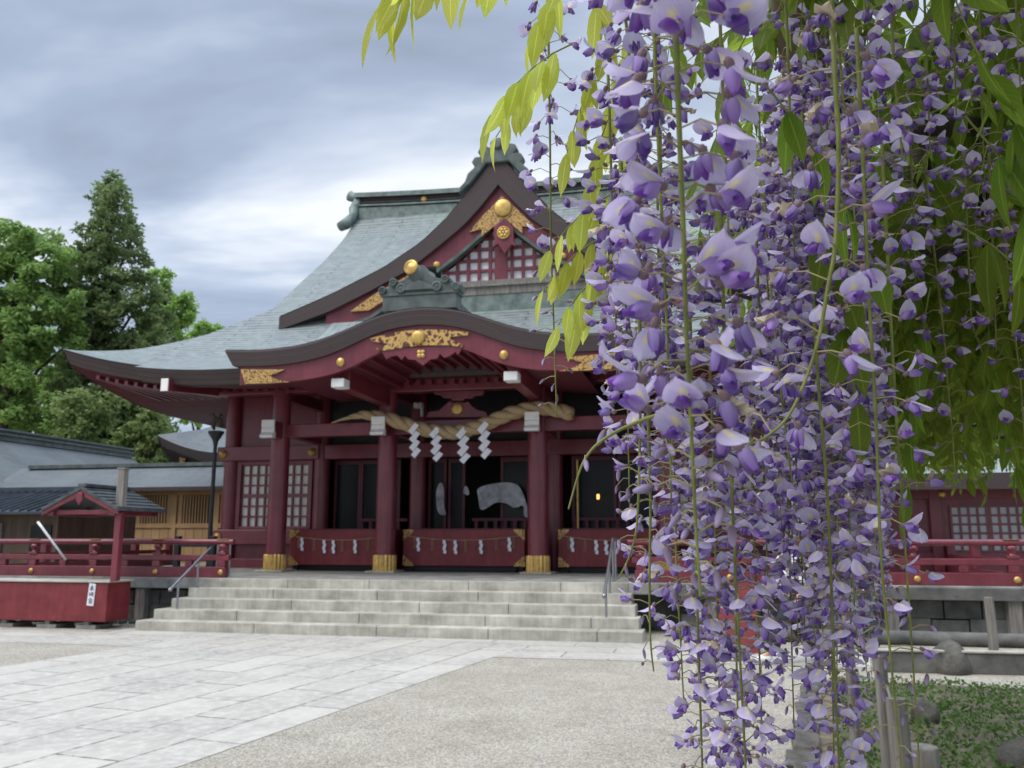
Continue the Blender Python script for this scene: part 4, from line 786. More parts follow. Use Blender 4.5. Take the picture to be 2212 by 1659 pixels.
# right wing beyond the terrace
rw = thing('right_wing', 'maroon side hall with a pale copper roof and lattice windows behind the right railing', 'hall', TW(11.5, 5.2), -A)
slab('roof', [(-4.6, -1.3, 2.78), (6, -1.3, 2.78)], [(-4.6, 2.4, 4.5), (6, 2.4, 4.5)], .3, 'roofkara', rw)
b = MB(); b.box(-4.2, 6, -.02, 3, 0, 3.0); b.build('wall', 'red', rw)
b = MB(); b.box(-4.3, 6, -.12, -.022, 2.35, 2.55); b.box(-4.3, 6, -.10, -.022, 1.1, 1.3); 
for x in (-1.85, -.1 + .4, 1.9): b.box(x - .1, x + .1, -.14, -.022, 0, 2.9)
b.build('frame', 'red', rw, bevel=.01)
for x0 in (-1.55, .55):
    b = MB(); b.box(x0, x0 + 1.4, -.04, -.023, 1.32, 2.2); wq = b.build('window_paper', mat('grey_window_paper', (.42, .46, .48), .6, .1, 2), rw); b = MB()
    for h_ in (0, .72):
        for i in range(5): b.box(x0 + h_ + i * .165 - .022, x0 + h_ + i * .165 + .022, -.06, -.041, 1.3, 2.22)
    for j in range(6): b.box(x0, x0 + 1.4, -.062, -.042, 1.32 + j * .175 - .02, 1.32 + j * .175 + .02)
    b.build('window_bars', 'red', wq)
for x in (-1.9, 1.75): b = MB(); b.lathe([(.08, -.125), (.05, -.15), (.01, -.16)], (x + .2, 0, 2.45), 14, 0, 1); b.build('gold_boss', 'gold', rw, True)

# ------------------------------------------------------------------ trees
def leafmesh(name, pts, size, m, rnd, aspect=.55, up=.3):
    n = len(pts); pts = np.array(pts); rs = np.random.RandomState(rnd)
    d = rs.normal(size=(n, 3)); d[:, 2] = d[:, 2] * .6 - up; d /= np.linalg.norm(d, axis=1)[:, None]
    e = rs.normal(size=(n, 3)); e -= (e * d).sum(1)[:, None] * d; e /= np.linalg.norm(e, axis=1)[:, None]
    s = size * rs.uniform(.6, 1.3, n)[:, None]; nn = np.cross(d, e)
    v = np.stack([pts, pts + d * s * .5 + e * s * aspect * .5 + nn * s * .08, pts + d * s, pts + d * s * .5 - e * s * aspect * .5 + nn * s * .08], 1).reshape(-1, 3)
    me = bpy.data.meshes.new(name); me.vertices.add(4 * n); me.vertices.foreach_set('co', v.ravel()); me.loops.add(4 * n); me.loops.foreach_set('vertex_index', np.arange(4 * n)); me.polygons.add(n)
    me.polygons.foreach_set('loop_start', np.arange(0, 4 * n, 4)); me.polygons.foreach_set('loop_total', np.full(n, 4)); me.update(); me.materials.append(MA[m]); me.validate(); return me
def foliage(name, col, col2, sc=.6): MA[name] = mat(name, col, .55, .2, sc, col2=col2, transl=.55, spec=.2)
foliage('maple_leaves', (.28, .44, .11), (.40, .56, .16)); foliage('broad_leaves', (.24, .39, .11), (.33, .48, .15)); foliage('cypress_needles', (.15, .235, .085), (.26, .33, .14), .5); foliage('bright_leaves', (.27, .44, .11), (.36, .54, .15)); foliage('olive_leaves', (.21, .29, .10), (.30, .38, .15))
def tree(name, label, x, y, h, clumps, n, size, m, seed, trunk=.35, lean=0, limbs=8, up=.35, flat=.8):
    rnd = random.Random(seed); t = thing(name, label, 'tree', (x, y, 0)); pts = []
    for (cx, cy, cz, r) in clumps:
        gs = lambda q: max(-1.3 * q, min(1.3 * q, rnd.gauss(0, q)))
        sub = [(cx + gs(r * .5), cy + gs(r * .5), cz + gs(r * .42), r * rnd.uniform(.22, .46)) for _ in range(9)]
        k = int(.8 * n * r * r)
        for _ in range(k):
            a, b_, c, q = sub[rnd.randrange(9)]; v = Vector((rnd.gauss(0, 1), rnd.gauss(0, 1), rnd.gauss(0, 1))).normalized() * q * rnd.random() ** .4
            pts.append((a + v.x, b_ + v.y, c + v.z * flat))
    me = leafmesh('crown', pts, size, m, seed, up=up); o = bpy.data.objects.new('crown', me); COL.objects.link(o); o.parent = t
    b = MB(); top = max(c[2] for c in clumps); tp = [(lean * k / 6 + rnd.uniform(-.12, .12), rnd.uniform(-.12, .12), top * .96 * k / 6) for k in range(7)]; b.tube(tp, [trunk * (1 - .85 * k / 6) for k in range(7)], 9)
    for c in rnd.sample(clumps, min(limbs, len(clumps))):
        k = min(5, max(1, int(6 * (c[2] - c[3]) / top))); p = Vector(tp[k]); q = Vector(c[:3]); b.tube([p, p.lerp(q, .5) + Vector((0, 0, .25)), q], [trunk * .38, trunk * .22, trunk * .08], 6)
    b.build('trunk', 'bark', t, True); return t
def at(px, py, d): p = PX(px, py, d); return p
def clump_at(x, y, list_, d):              # crown clumps given as (photo x, photo y, radius m, depth offset)
    o = []
    for (px, py, r, dd) in list_:
        r_ = ray(px, py); p = CAM + r_ * ((y + dd) / r_.y); o.append((p.x - x, p.y - y, p.z, r))
    return o
def ptree(name, label, px, d, list_, n, size, m, seed, **k):
    if px < 1000: d, n, size, list_ = d * 1.25, n / 1.15, size * 1.12, [(a, c, r * 1.25, q) for a, c, r, q in list_]   # the grove stands behind the left wing
    p = PX(px, 1160, d); yt = sorted(q[1] for q in list_)[len(list_) // 8]; r_ = ray(px, yt); p.x = r_.x * p.y / r_.y; return tree(name, label, p.x, p.y, 0, clump_at(p.x, p.y, list_, d), n, size, m, seed, **k)
rnd = random.Random(2); cl = []
for y in range(398, 1000, 20):
    t = (y - 385) / 560; half = 15 + 98 * t ** .7 + (10 if 560 < y < 800 else 0)
    for k in range(3 + int(5 * t + .5)): cl.append((238 + rnd.uniform(-half, half), y + rnd.uniform(-12, 12), .5 + .42 * t, rnd.uniform(-1.6, 1.2)))
cl += [(345, 690, .8, 0), (350, 740, .9, 0), (335, 780, .9, 0), (330, 840, .8, 0), (150, 700, .8, 0), (150, 780, .8, 0), (178, 500, .5, 0), (170, 545, .55, 0), (292, 500, .45, 0), (305, 560, .5, 0), (330, 655, .55, 0), (315, 610, .5, 0), (240, 392, .35, 0), (242, 378, .25, 0)]
ptree('cypress_tree', 'tall dark pointed cypress rising above the hall roof corner', 240, 38, cl, 480, .25, 'cypress_needles', 4, trunk=.4, limbs=26, up=.1, flat=.7)
ptree('broadleaf_tree', 'rounded mid green tree at the far left behind the bright maple', 40, 36, [(10, 540, 1.4, 0), (60, 530, 1.3, 0), (110, 545, 1.1, 0), (20, 600, 1.6, 0), (85, 610, 1.5, 0), (130, 600, 1.0, 1), (30, 680, 1.5, 0), (110, 680, 1.3, 0), (150, 650, 1.0, 0), (-60, 560, 1.8, 0), (-70, 660, 1.8, 0), (60, 740, 1.4, 0), (150, 740, 1.1, 1), (-150, 600, 2, 0), (10, 780, 1.3, 0), (70, 810, 1.2, 0), (-30, 830, 1.5, 0), (20, 870, 1.2, 0), (90, 890, 1.1, 0), (0, 940, 1.2, 0)], 800, .29, 'broad_leaves', 8, trunk=.4)
ptree('maple_tree', 'bright light green layered maple nearest at the left edge', 5, 41, [(30, 690, 1.20, 0), (70, 720, 1.05, 0), (10, 740, 1.35, 0), (60, 770, 1.20, 0), (110, 775, 0.90, 0), (20, 810, 1.35, 0), (80, 830, 1.20, 0), (120, 820, 0.75, 0), (30, 870, 1.20, 0), (90, 880, 0.90, 0), (-50, 740, 1.65, 0), (-60, 840, 1.65, 0), (20, 930, 1.2, 0), (80, 940, 1.1, 0), (-30, 950, 1.3, 0), (120, 900, .9, 0), (-20, 890, 1.20, 0), (100, 735, 0.75, 0)], 560, .31, 'maple_leaves', 13, trunk=.3, flat=.6)
ptree('broadleaf_tree', 'bright green rounded tree filling in right of the cypress', 370, 44, [(350, 640, 1.0, 0), (385, 660, .9, 0), (360, 690, 1.0, 0), (350, 600, .7, 0), (395, 700, .8, 0), (330, 700, .9, 0), (370, 740, 1.1, 0), (410, 740, .7, 0)], 800, .29, 'bright_leaves', 21, trunk=.35)
ptree('broadleaf_tree', 'pale green tree top just above the roof slope', 445, 50, [(430, 712, .6, 0), (455, 708, .6, 0), (470, 722, .6, 0), (420, 735, .8, 0), (450, 745, .9, 0), (430, 800, 1.1, 0), (400, 870, 1.1, 0), (435, 880, 1.0, 0)], 700, .29, 'bright_leaves', 22, trunk=.3)
ptree('olive_tree', 'dull olive shrubby tree above the far left wing ridge', 175, 33, [(150, 880, .75, 0), (185, 870, .8, 0), (215, 900, .75, 0), (165, 925, .8, 0), (200, 940, .8, 0), (240, 870, .55, 0), (140, 945, .7, 0)], 800, .26, 'olive_leaves', 31, trunk=.22)
ptree('olive_tree', 'dull olive rounded tree beside the rear sanctuary roof', 330, 35, [(300, 930, .8, 0), (335, 905, .75, 0), (350, 940, .8, 0), (310, 970, .8, 0), (275, 950, .7, 0), (345, 980, .8, 0), (285, 990, .8, 0), (380, 985, .6, 0), (400, 960, .5, 0)], 850, .26, 'olive_leaves', 32, trunk=.22)
ptree('broadleaf_tree', 'open dark green tree with sky showing through beneath the eave corner', 90, 40, [(120, 840, .8, 0), (60, 900, 1.0, 0), (110, 930, .9, 0), (20, 940, 1.0, 0), (250, 830, .7, 0), (300, 850, .6, 0), (360, 880, .6, 0), (160, 810, .6, 0), (210, 790, .6, 0), (270, 880, .7, 0), (410, 905, .6, 0), (390, 850, .5, 0), (60, 850, .9, 0), (230, 940, .8, 0)], 600, .27, 'bright_leaves', 33, trunk=.3, limbs=14)
ptree('broadleaf_tree', 'leafy green tree behind the right wing roof', 1980, 38, [(1800, 880, 2.2, 0), (1950, 900, 2, 0), (2100, 880, 2.2, 0), (2250, 900, 2.2, 0), (2000, 780, 2.2, 0), (2150, 770, 2, 0)], 260, .42, 'broad_leaves', 41, trunk=.4)
# ------------------------------------------------------------------ garden beside the path
MA['weeds'] = mat('low_green_plants', (.06, .13, .025), .6, .3, 2, col2=(.13, .22, .05), transl=.35, spec=.3)
rs = np.random.RandomState(6); gpts = []
for _ in range(50000):
    a = rs.uniform(-5, 4.1); c = rs.uniform(.22, 7); q = g0 + gd * a + gp * c
    nzv = mnoise.noise(Vector((q.x * .8, q.y * .8, 3)))
    if nzv > .28 and c > 2.6: continue
    bx_ = abs(mnoise.noise(Vector((q.x * 1.7, q.y * 1.7, 0))))
    gpts.append((q.x, q.y, .01 + rs.uniform(0, .05) + .10 * bx_ * rs.uniform(.2, 1)))
me = leafmesh('ground_cover', gpts, .042, 'weeds', 9, aspect=.6, up=-.25); o = bpy.data.objects.new('ground_cover', me); COL.objects.link(o); tag(o, 'low dark green leafy ground cover filling the garden bed', 'ground cover', kind='stuff')
MA['fallen'] = mat('fallen_lilac_petals', (.40, .32, .52), .7, .25, 9, col2=(.60, .54, .66))
fp_ = []
for _ in range(900):
    a, c = rs.uniform(-3.5, 3.5), rs.normal() * .9 - .5; q = g0 + gd * a + gp * c; fp_.append((q.x, q.y, .010 if c < .2 else .05))
me = leafmesh('fallen_petals', fp_, .022, 'fallen', 15, aspect=.8, up=.0); o = bpy.data.objects.new('fallen_petals', me); COL.objects.link(o); o.scale = (1, 1, .35); tag(o, 'scattered fallen lilac petals on the gravel by the garden edge', 'petals', kind='stuff')
def rock(label, p, sx, sy, sz, seed, m='under'):
    b = MB(); b.ball((0, 0, sz * .35), (sx, sy, sz), 22, 14)
    for i, v in enumerate(b.v):
        V = Vector(v); k = 1 + .22 * mnoise.noise(V * (1.6 / sx) * .6 + Vector((seed, 0, 0))) + .06 * mnoise.noise(V * 5 / sx * .8 + Vector((0, seed, 0))); b.v[i] = (V.x * k, V.y * k, max(-.05, V.z * k))
    tag(b.build('rock', m, None, True, loc=p, rz=seed), label, 'rock')
MA['rock'] = mat('lichen_grey_rock', (.075, .07, .06), .9, .4, 5, .7, 25, col2=(.15, .14, .12))
rock('large rounded grey boulder at the back edge of the garden', onz(2055, 1452), .29, .24, .27, 1.3, 'rock'); rock('small pointed grey stone in the middle of the ground cover', onz(2000, 1560), .12, .12, .16, 2.7, 'rock'); rock('grey rock at the bottom right corner of the garden', onz(2208, 1668), .15, .15, .16, 4.1, 'rock')
b = MB(); b.lathe([(.12, -.02), (.118, .2), (.11, .215), (.01, .216)], (0, 0, 0), 20); tag(b.build('tree_stump', 'greyw', None, True, loc=onz(1992, 1685), auto=40), 'short sawn log stump low in the garden bed', 'stump')
rnd = random.Random(12); k = 0; a = -4.6
while a < 4.0:
    ln = rnd.uniform(.28, .55); q = g0 + gd * (a + ln / 2) + gp * rnd.uniform(-.04, .06); hh = rnd.uniform(.02, .06); b = MB()
    b.box(-ln / 2, ln / 2, -.09, .11, 0, hh)
    for i, v in enumerate(b.v): b.v[i] = tuple(Vector(v) + Vector((rnd.uniform(-.03, .03), rnd.uniform(-.03, .03), rnd.uniform(-.02, .02) if v[2] > 0 else 0)))
    tag(b.build('edging_stone', 'rock', None, bevel=.02, loc=q, rz=math.atan2(gd.y, gd.x)), 'rough flat stone in the row edging the garden bed', 'stone', 'edging stones of the garden bed'); a += ln + .03
e0, e1 = onz(1890, 1452), onz(2330, 1462)
wb = thing('timber_edging', 'long low timber board edging along the back of the garden', 'edging', e0, math.atan2((e1 - e0).y, (e1 - e0).x)); ln = (e1 - e0).length
b = MB(); b.box(0, ln, 0, .05, .0, .24); b.build('board', 'under', wb, bevel=.01); b = MB(); b.box(-.02, ln, -.02, .07, .242, .27); b.build('cap_rail', 'stone', wb, bevel=.008)
for i in range(8): b = MB(); b.box(i * .5, i * .5 + .07, .055, .12, 0, .23); b.build('stake', 'greyw', wb)
b = MB(); L0, L1 = TW(4.6, .72), TW(11.2, .62); b.tube([L0 + Z * .09, L0.lerp(L1, .5) + Z * .1, L1 + Z * .09], [.1, .11, .1], 12); tag(b.build('log', 'under', None, True, auto=40), 'long grey log kerb lying before the cobbles under the right terrace', 'log')
pp = onz(2150, 1452); b = MB(); b.tube([(0, 0, 0), (.01, 0, .45), (0, 0, .87)], [.058, .055, .055], 12); b.tube([(0, 0, .86), (0, 0, .875)], [.055, .05], 12)
tag(b.build('wooden_stake', 'greyw', None, True, loc=pp, auto=40), 'lone weathered post standing right of the boulder', 'post')

# ------------------------------------------------------------------ people
def skinned(name, verts, edges, m, parent, sub=1, root=0):
    me = bpy.data.meshes.new(name); me.from_pydata([v[0] for v in verts], edges, []); o = bpy.data.objects.new(name, me); COL.objects.link(o); o.parent = parent
    sk = o.modifiers.new('skin', 'SKIN'); me.materials.append(MA[m])
    if not me.skin_vertices: 
        bm = bmesh.new(); bm.from_mesh(me); bm.verts.layers.skin.verify(); bm.to_mesh(me); bm.free()
    for i, v in enumerate(verts):
        r = v[1]; me.skin_vertices[0].data[i].radius = (r, r) if not hasattr(r, '__len__') else r; me.skin_vertices[0].data[i].use_root = (i == root)
    s_ = o.modifiers.new('sub', 'SUBSURF'); s_.levels = sub; s_.render_levels = sub + 1; sk.use_smooth_shade = True
    return o
def person(label, loc, rz, h, pose, cloth):
    t = thing('person', label, 'person', loc, rz); k = h / 1.7
    V = {n: (Vector(p) * k) for n, p in pose.items()}
    names = ['hip', 'waist', 'chest', 'neck', 'head0', 'head1', 'lsh', 'lel', 'lwr', 'rsh', 'rel', 'rwr', 'lth', 'lkn', 'lan', 'lto', 'rth', 'rkn', 'ran', 'rto', 'nose', 'lha', 'rha']
    rad = dict(hip=(.125, .10), waist=(.11, .085), chest=(.14, .10), neck=.05, head0=(.068, .08), head1=(.075, .092), lsh=.055, lel=.04, lwr=.026, rsh=.055, rel=.04, rwr=.026, lth=.085, lkn=.055, lan=.038, lto=.03, rth=.085, rkn=.055, ran=.038, rto=.03, nose=.014, lha=(.036, .018), rha=(.036, .018))
    ed = [('hip', 'waist'), ('waist', 'chest'), ('chest', 'neck'), ('neck', 'head0'), ('head0', 'head1'), ('chest', 'lsh'), ('lsh', 'lel'), ('lel', 'lwr'), ('chest', 'rsh'), ('rsh', 'rel'), ('rel', 'rwr'), ('hip', 'lth'), ('lth', 'lkn'), ('lkn', 'lan'), ('lan', 'lto'), ('hip', 'rth'), ('rth', 'rkn'), ('rkn', 'ran'), ('ran', 'rto'), ('head0', 'nose'), ('lwr', 'lha'), ('rwr', 'rha')]
    vs = [[V[n], rad[n]] for n in names]; es = [(names.index(a), names.index(b_)) for a, b_ in ed]
    for s_, wr, ha in (('l', 'lwr', 'lha'), ('r', 'rwr', 'rha')):
        d = (V[ha] - V[wr]).normalized(); sd = Vector((1, 0, 0)) if abs(d.x) < .8 else Vector((0, 1, 0)); sd = (sd - d * sd.dot(d)).normalized(); nn = d.cross(sd)
        for q, ln in ((-.027, .06), (-.009, .072), (.009, .068), (.027, .055)):
            i0 = len(vs); vs.append([V[ha] + sd * q + d * .02, .0085]); vs.append([V[ha] + sd * q + d * (.02 + ln * .5) + nn * .006, .008]); vs.append([V[ha] + sd * q + d * (.02 + ln * .9) + nn * .022, .007]); es += [(names.index(ha), i0), (i0, i0 + 1), (i0 + 1, i0 + 2)]
        i0 = len(vs); vs.append([V[wr].lerp(V[ha], .55) + sd * .035, .010]); vs.append([V[ha] + sd * .052 + d * .03, .008]); es += [(names.index(wr), i0), (i0, i0 + 1)]
    skinned('body', vs, es, 'skin', t, 1)
    def cl(name, m, chain, ed2, extra=1.18):
        skinned(name, [[V[n].lerp(V[e_[0]], e_[1]) if e_ else V[n], r_] for n, r_, e_ in chain], ed2, m, t, 1)
    cloth(t, V, cl)
    hd = V['head1']; b = MB(); b.ball((hd.x, hd.y, hd.z + .015), (.088 * k, .1 * k, .1 * k), 16, 10); b.v = [(x, y + (.012 if z < hd.z else 0), z) if y > hd.y - .035 or z > hd.z + .03 else (x, hd.y - .06, max(z, hd.z + .04)) for x, y, z in b.v]
    hair = b.build('hair', pose_hair[0], t, True)
    b = MB()
    for sx in (-1, 1): b.ball((hd.x + sx * .03, hd.y - .083 * k, V['head0'].z * .5 + hd.z * .5 + .005), (.011, .006, .007), 8, 6)
    b.build('eyes', 'iron', t, True)
    b = MB(); b.ball((V['head0'].x, V['head0'].y - .074 * k, V['head0'].z - .015), (.022, .006, .006), 8, 6); b.build('mouth', mat('lips', (.42, .16, .13), .5), t, True)
    b = MB()
    for sx in (-1, 1): b.ball((hd.x + sx * .08 * k, hd.y + .005, hd.z - .03), (.012, .02, .03), 8, 6)
    b.build('ears', 'skin', t, True)
    return t
MA['hairb'] = mat('brown_hair', (.055, .032, .018), .5, .3, 30); MA['navy'] = mat('navy_jacket', (.012, .016, .032), .8, .3, 8); MA['teal'] = mat('teal_knit', (.012, .07, .085), .85, .3, 30); MA['denim'] = mat('blue_denim', (.035, .085, .11), .85, .3, 14); MA['charcoal'] = mat('charcoal_trousers', (.022, .024, .030), .85, .3, 10); MA['whitec'] = mat('white_shirt_cloth', (.74, .75, .77), .8, .08, 10)
walk = dict(hip=(0, 0, .90), waist=(0, -.01, 1.06), chest=(0, -.03, 1.28), neck=(0, -.04, 1.45), head0=(0, -.07, 1.54), head1=(0, -.05, 1.62), nose=(0, -.155, 1.565), lsh=(.17, -.03, 1.38), lel=(.21, .10, 1.14), lwr=(.22, .02, .93), lha=(.22, -.01, .86), rsh=(-.17, -.03, 1.38), rel=(-.21, -.04, 1.13), rwr=(-.2, -.2, .98), rha=(-.2, -.25, .93), lth=(.09, 0, .84), lkn=(.09, -.22, .47), lan=(.09, -.42, .12), lto=(.09, -.58, .05), rth=(-.09, .02, .84), rkn=(-.09, .12, .46), ran=(-.09, .42, .14), rto=(-.09, .32, .05))
stand = dict(hip=(0, 0, .90), waist=(0, 0, 1.06), chest=(0, 0, 1.28), neck=(0, -.01, 1.45), head0=(0, -.035, 1.54), head1=(0, -.02, 1.62), nose=(0, -.12, 1.565), lsh=(.18, 0, 1.38), lel=(.24, .03, 1.12), lwr=(.24, -.06, .90), lha=(.24, -.07, .82), rsh=(-.18, 0, 1.38), rel=(-.24, .03, 1.12), rwr=(-.23, -.14, .94), rha=(-.22, -.19, .88), lth=(.09, 0, .84), lkn=(.1, -.01, .47), lan=(.1, .02, .09), lto=(.11, -.13, .04), rth=(-.09, 0, .84), rkn=(-.1, -.01, .47), ran=(-.1, .02, .09), rto=(-.11, -.13, .04))
def shoes(t, V, m):
    for s_ in 'lr':
        a, c = V[s_ + 'an'], V[s_ + 'to']; b = MB(); d = (c - a).normalized(); base = Vector((a.x, a.y, min(a.z, .10))); pts = [base - d * .07 + Z * -.035, base + Z * -.03, base.lerp(c, .55), c + d * .03]
        pts = [Vector((p.x, p.y, max(.042, p.z))) for p in pts]; b.tube(pts, [.036, .05, .045, .025], 12); b.build('shoe', m, t, True)
def cloth1(t, V, cl):
    cl('shirt', 'whitec', [('waist', (.15, .12), ('hip', .6)), ('waist', (.145, .115), None), ('chest', (.165, .125), None), ('lsh', .075, None), ('lel', .06, None), ('rsh', .075, None), ('rel', .06, None), ('neck', .065, ('chest', .25)), ('lwr', .05, ('lel', .5)), ('rwr', .05, ('rel', .5))], [(0, 1), (1, 2), (2, 3), (3, 4), (2, 5), (5, 6), (2, 7), (4, 8), (6, 9)])
    cl('trousers', 'charcoal', [('hip', (.145, .12), ('waist', .4)), ('hip', (.145, .125), None), ('lth', .105, None), ('lkn', .105, None), ('lan', .125, ('lkn', .06)), ('rth', .105, None), ('rkn', .105, None), ('ran', .125, ('rkn', .06))], [(0, 1), (1, 2), (2, 3), (3, 4), (1, 5), (5, 6), (6, 7)])
    shoes(t, V, 'white')
def cloth2(t, V, cl):
    cl('jacket', 'navy', [('hip', (.155, .125), ('waist', .1)), ('waist', (.15, .12), None), ('chest', (.17, .13), None), ('lsh', .08, None), ('lel', .065, None), ('rsh', .08, None), ('rel', .065, None), ('neck', .07, ('chest', .2)), ('lwr', .05, ('lel', .12)), ('rwr', .05, ('rel', .12))], [(0, 1), (1, 2), (2, 3), (3, 4), (2, 5), (5, 6), (2, 7), (4, 8), (6, 9)])
    cl('jeans', 'denim', [('hip', (.14, .115), ('waist', .2)), ('hip', (.14, .12), None), ('lth', .095, None), ('lkn', .08, None), ('lan', .07, ('lkn', .1)), ('rth', .095, None), ('rkn', .08, None), ('ran', .07, ('rkn', .1))], [(0, 1), (1, 2), (2, 3), (3, 4), (1, 5), (5, 6), (6, 7)])
    b = MB(); h_ = V['head1']; b.ball((h_.x, h_.y + .01, h_.z + .035), (.1, .112, .095), 18, 10); b.build('knit_cap', 'teal', t, True); shoes(t, V, 'iron')
pose_hair = ['hairb']; fp = onz(1715, 1432)
person('person in a white top and wide dark trousers striding left on the gravel', (fp.x, fp.y, 0), R(-90 + 8), 1.62, walk, cloth1)
p2 = onz(1868, 1400); person('person in a navy jacket and teal knit cap standing behind the garden posts', (p2.x, p2.y, 0), R(30), 1.7, stand, cloth2)
b = MB(); b.lathe([(.025, 0), (.032, .01), (.032, .17), (.015, .2), (.015, .225)], (0, 0, 0), 14, 0)
q = p2 + Vector((math.cos(R(30)) * .24, math.sin(R(30)) * .24 - .05, .58)); tag(b.build('drink_bottle', mat('green_bottle_label', (.10, .36, .20), .35, .5, 6, col2=(.55, .62, .55)), None, True, loc=q, auto=40), 'small green and white drink bottle held low by the standing person', 'bottle')
rb = onz(1598, 1412); sg = thing('red_signboard', 'red leaning board standing behind the wisteria right of the steps', 'sign board', rb, -A)
b = MB(); b.add([(-.28, 0, 0), (.28, 0, 0), (.28, .28, .95), (-.28, .28, .95), (-.28, .03, 0), (.28, .03, 0), (.28, .31, .95), (-.28, .31, .95)], [(0, 1, 2, 3), (4, 7, 6, 5), (0, 4, 5, 1), (1, 5, 6, 2), (2, 6, 7, 3), (3, 7, 4, 0)]); b.build('board', 'redbox', sg)
b = MB(); b.tube([(.2, .28, .9), (.2, .75, 0)], .018, 6); b.tube([(-.2, .28, .9), (-.2, .75, 0)], .018, 6); b.build('leg', 'brownw', sg)
# ------------------------------------------------------------------ wisteria: materials
def petalmat(name, base, edge, spot, transl=.35, rough=.5):
    m = bpy.data.materials.new(name); m.use_nodes = True; t = m.node_tree; n = t.nodes; l = t.links; p = n['Principled BSDF']; p.inputs['Roughness'].default_value = rough; p.inputs['Specular IOR Level'].default_value = .25
    uv = n.new('ShaderNodeUVMap'); se = n.new('ShaderNodeSeparateXYZ'); l.new(uv.outputs[0], se.inputs[0])
    r = n.new('ShaderNodeValToRGB'); l.new(se.outputs['Y'], r.inputs[0]); r.color_ramp.elements[0].color = (*base, 1); r.color_ramp.elements[1].color = (*edge, 1); r.color_ramp.elements[1].position = .85
    src = r.outputs[0]
    if spot:
        ax = n.new('ShaderNodeMath'); ax.operation = 'SUBTRACT'; l.new(se.outputs['X'], ax.inputs[0]); ax.inputs[1].default_value = .5
        aa = n.new('ShaderNodeMath'); aa.operation = 'ABSOLUTE'; l.new(ax.outputs[0], aa.inputs[0])
        m1 = n.new('ShaderNodeMapRange'); m1.inputs['From Min'].default_value = .17; m1.inputs['From Max'].default_value = .03; l.new(aa.outputs[0], m1.inputs['Value'])
        m2 = n.new('ShaderNodeMapRange'); m2.inputs['From Min'].default_value = .58; m2.inputs['From Max'].default_value = .38; l.new(se.outputs['Y'], m2.inputs['Value'])
        mm = n.new('ShaderNodeMath'); mm.operation = 'MULTIPLY'; l.new(m1.outputs[0], mm.inputs[0]); l.new(m2.outputs[0], mm.inputs[1])
        q = n.new('ShaderNodeMix'); q.data_type = 'RGBA'; l.new(mm.outputs[0], q.inputs['Factor']); l.new(src, q.inputs['A']); q.inputs['B'].default_value = (*spot, 1); src = q.outputs['Result']
        wv = n.new('ShaderNodeTexNoise'); wv.inputs['Scale'].default_value = 9; mpn = n.new('ShaderNodeMapping'); mpn.inputs['Scale'].default_value = (3.2, .35, 1); l.new(uv.outputs[0], mpn.inputs[0]); l.new(mpn.outputs[0], wv.inputs[0])
        q2 = n.new('ShaderNodeMix'); q2.data_type = 'RGBA'; q2.blend_type = 'MULTIPLY'; q2.inputs['Factor'].default_value = .22; l.new(src, q2.inputs['A']); l.new(wv.outputs['Color'], q2.inputs['B'])
        r3 = n.new('ShaderNodeValToRGB'); r3.color_ramp.elements[0].position = .35; r3.color_ramp.elements[0].color = (.55, .5, .62, 1); r3.color_ramp.elements[1].position = .6; l.new(wv.outputs['Fac'], r3.inputs[0]); l.new(r3.outputs[0], q2.inputs['B']); src = q2.outputs['Result']
    oi = n.new('ShaderNodeObjectInfo'); hs = n.new('ShaderNodeHueSaturation'); mr = n.new('ShaderNodeMapRange'); mr.inputs['To Min'].default_value = .78; mr.inputs['To Max'].default_value = 1.12; l.new(oi.outputs['Random'], mr.inputs['Value']); l.new(mr.outputs[0], hs.inputs['Value'])
    mh = n.new('ShaderNodeMapRange'); mh.inputs['To Min'].default_value = .488; mh.inputs['To Max'].default_value = .512; l.new(oi.outputs['Random'], mh.inputs['Value']); l.new(mh.outputs[0], hs.inputs['Hue']); l.new(src, hs.inputs['Color'])
    l.new(hs.outputs[0], p.inputs['Base Color']); tr = n.new('ShaderNodeBsdfTranslucent'); l.new(hs.outputs[0], tr.inputs['Color']); ms = n.new('ShaderNodeMixShader'); ms.inputs[0].default_value = transl
    l.new(p.outputs[0], ms.inputs[1]); l.new(tr.outputs[0], ms.inputs[2]); l.new(ms.outputs[0], n['Material Output'].inputs[0]); return m
MA['banner'] = petalmat('lilac_petal', (.56, .48, .765), (.73, .67, .905), (.88, .80, .45))
MA['keel'] = petalmat('violet_keel', (.46, .36, .69), (.18, .07, .42), None, .25)
MA['calyx'] = petalmat('purple_brown_calyx', (.21, .14, .14), (.25, .17, .22), None, .1)
MA['bud'] = petalmat('lilac_bud', (.15, .10, .11), (.44, .36, .60), None, .2)
MA['wither'] = petalmat('withered_petal', (.42, .33, .24), (.68, .60, .46), None, .3)
MA['rachis'] = mat('green_flower_stem', (.16, .19, .045), .5, .3, 40, col2=(.26, .28, .08), spec=.3)
MA['pedicel'] = mat('pale_flower_stalk', (.30, .25, .12), .55, .3, 40, col2=(.38, .34, .17), spec=.3)
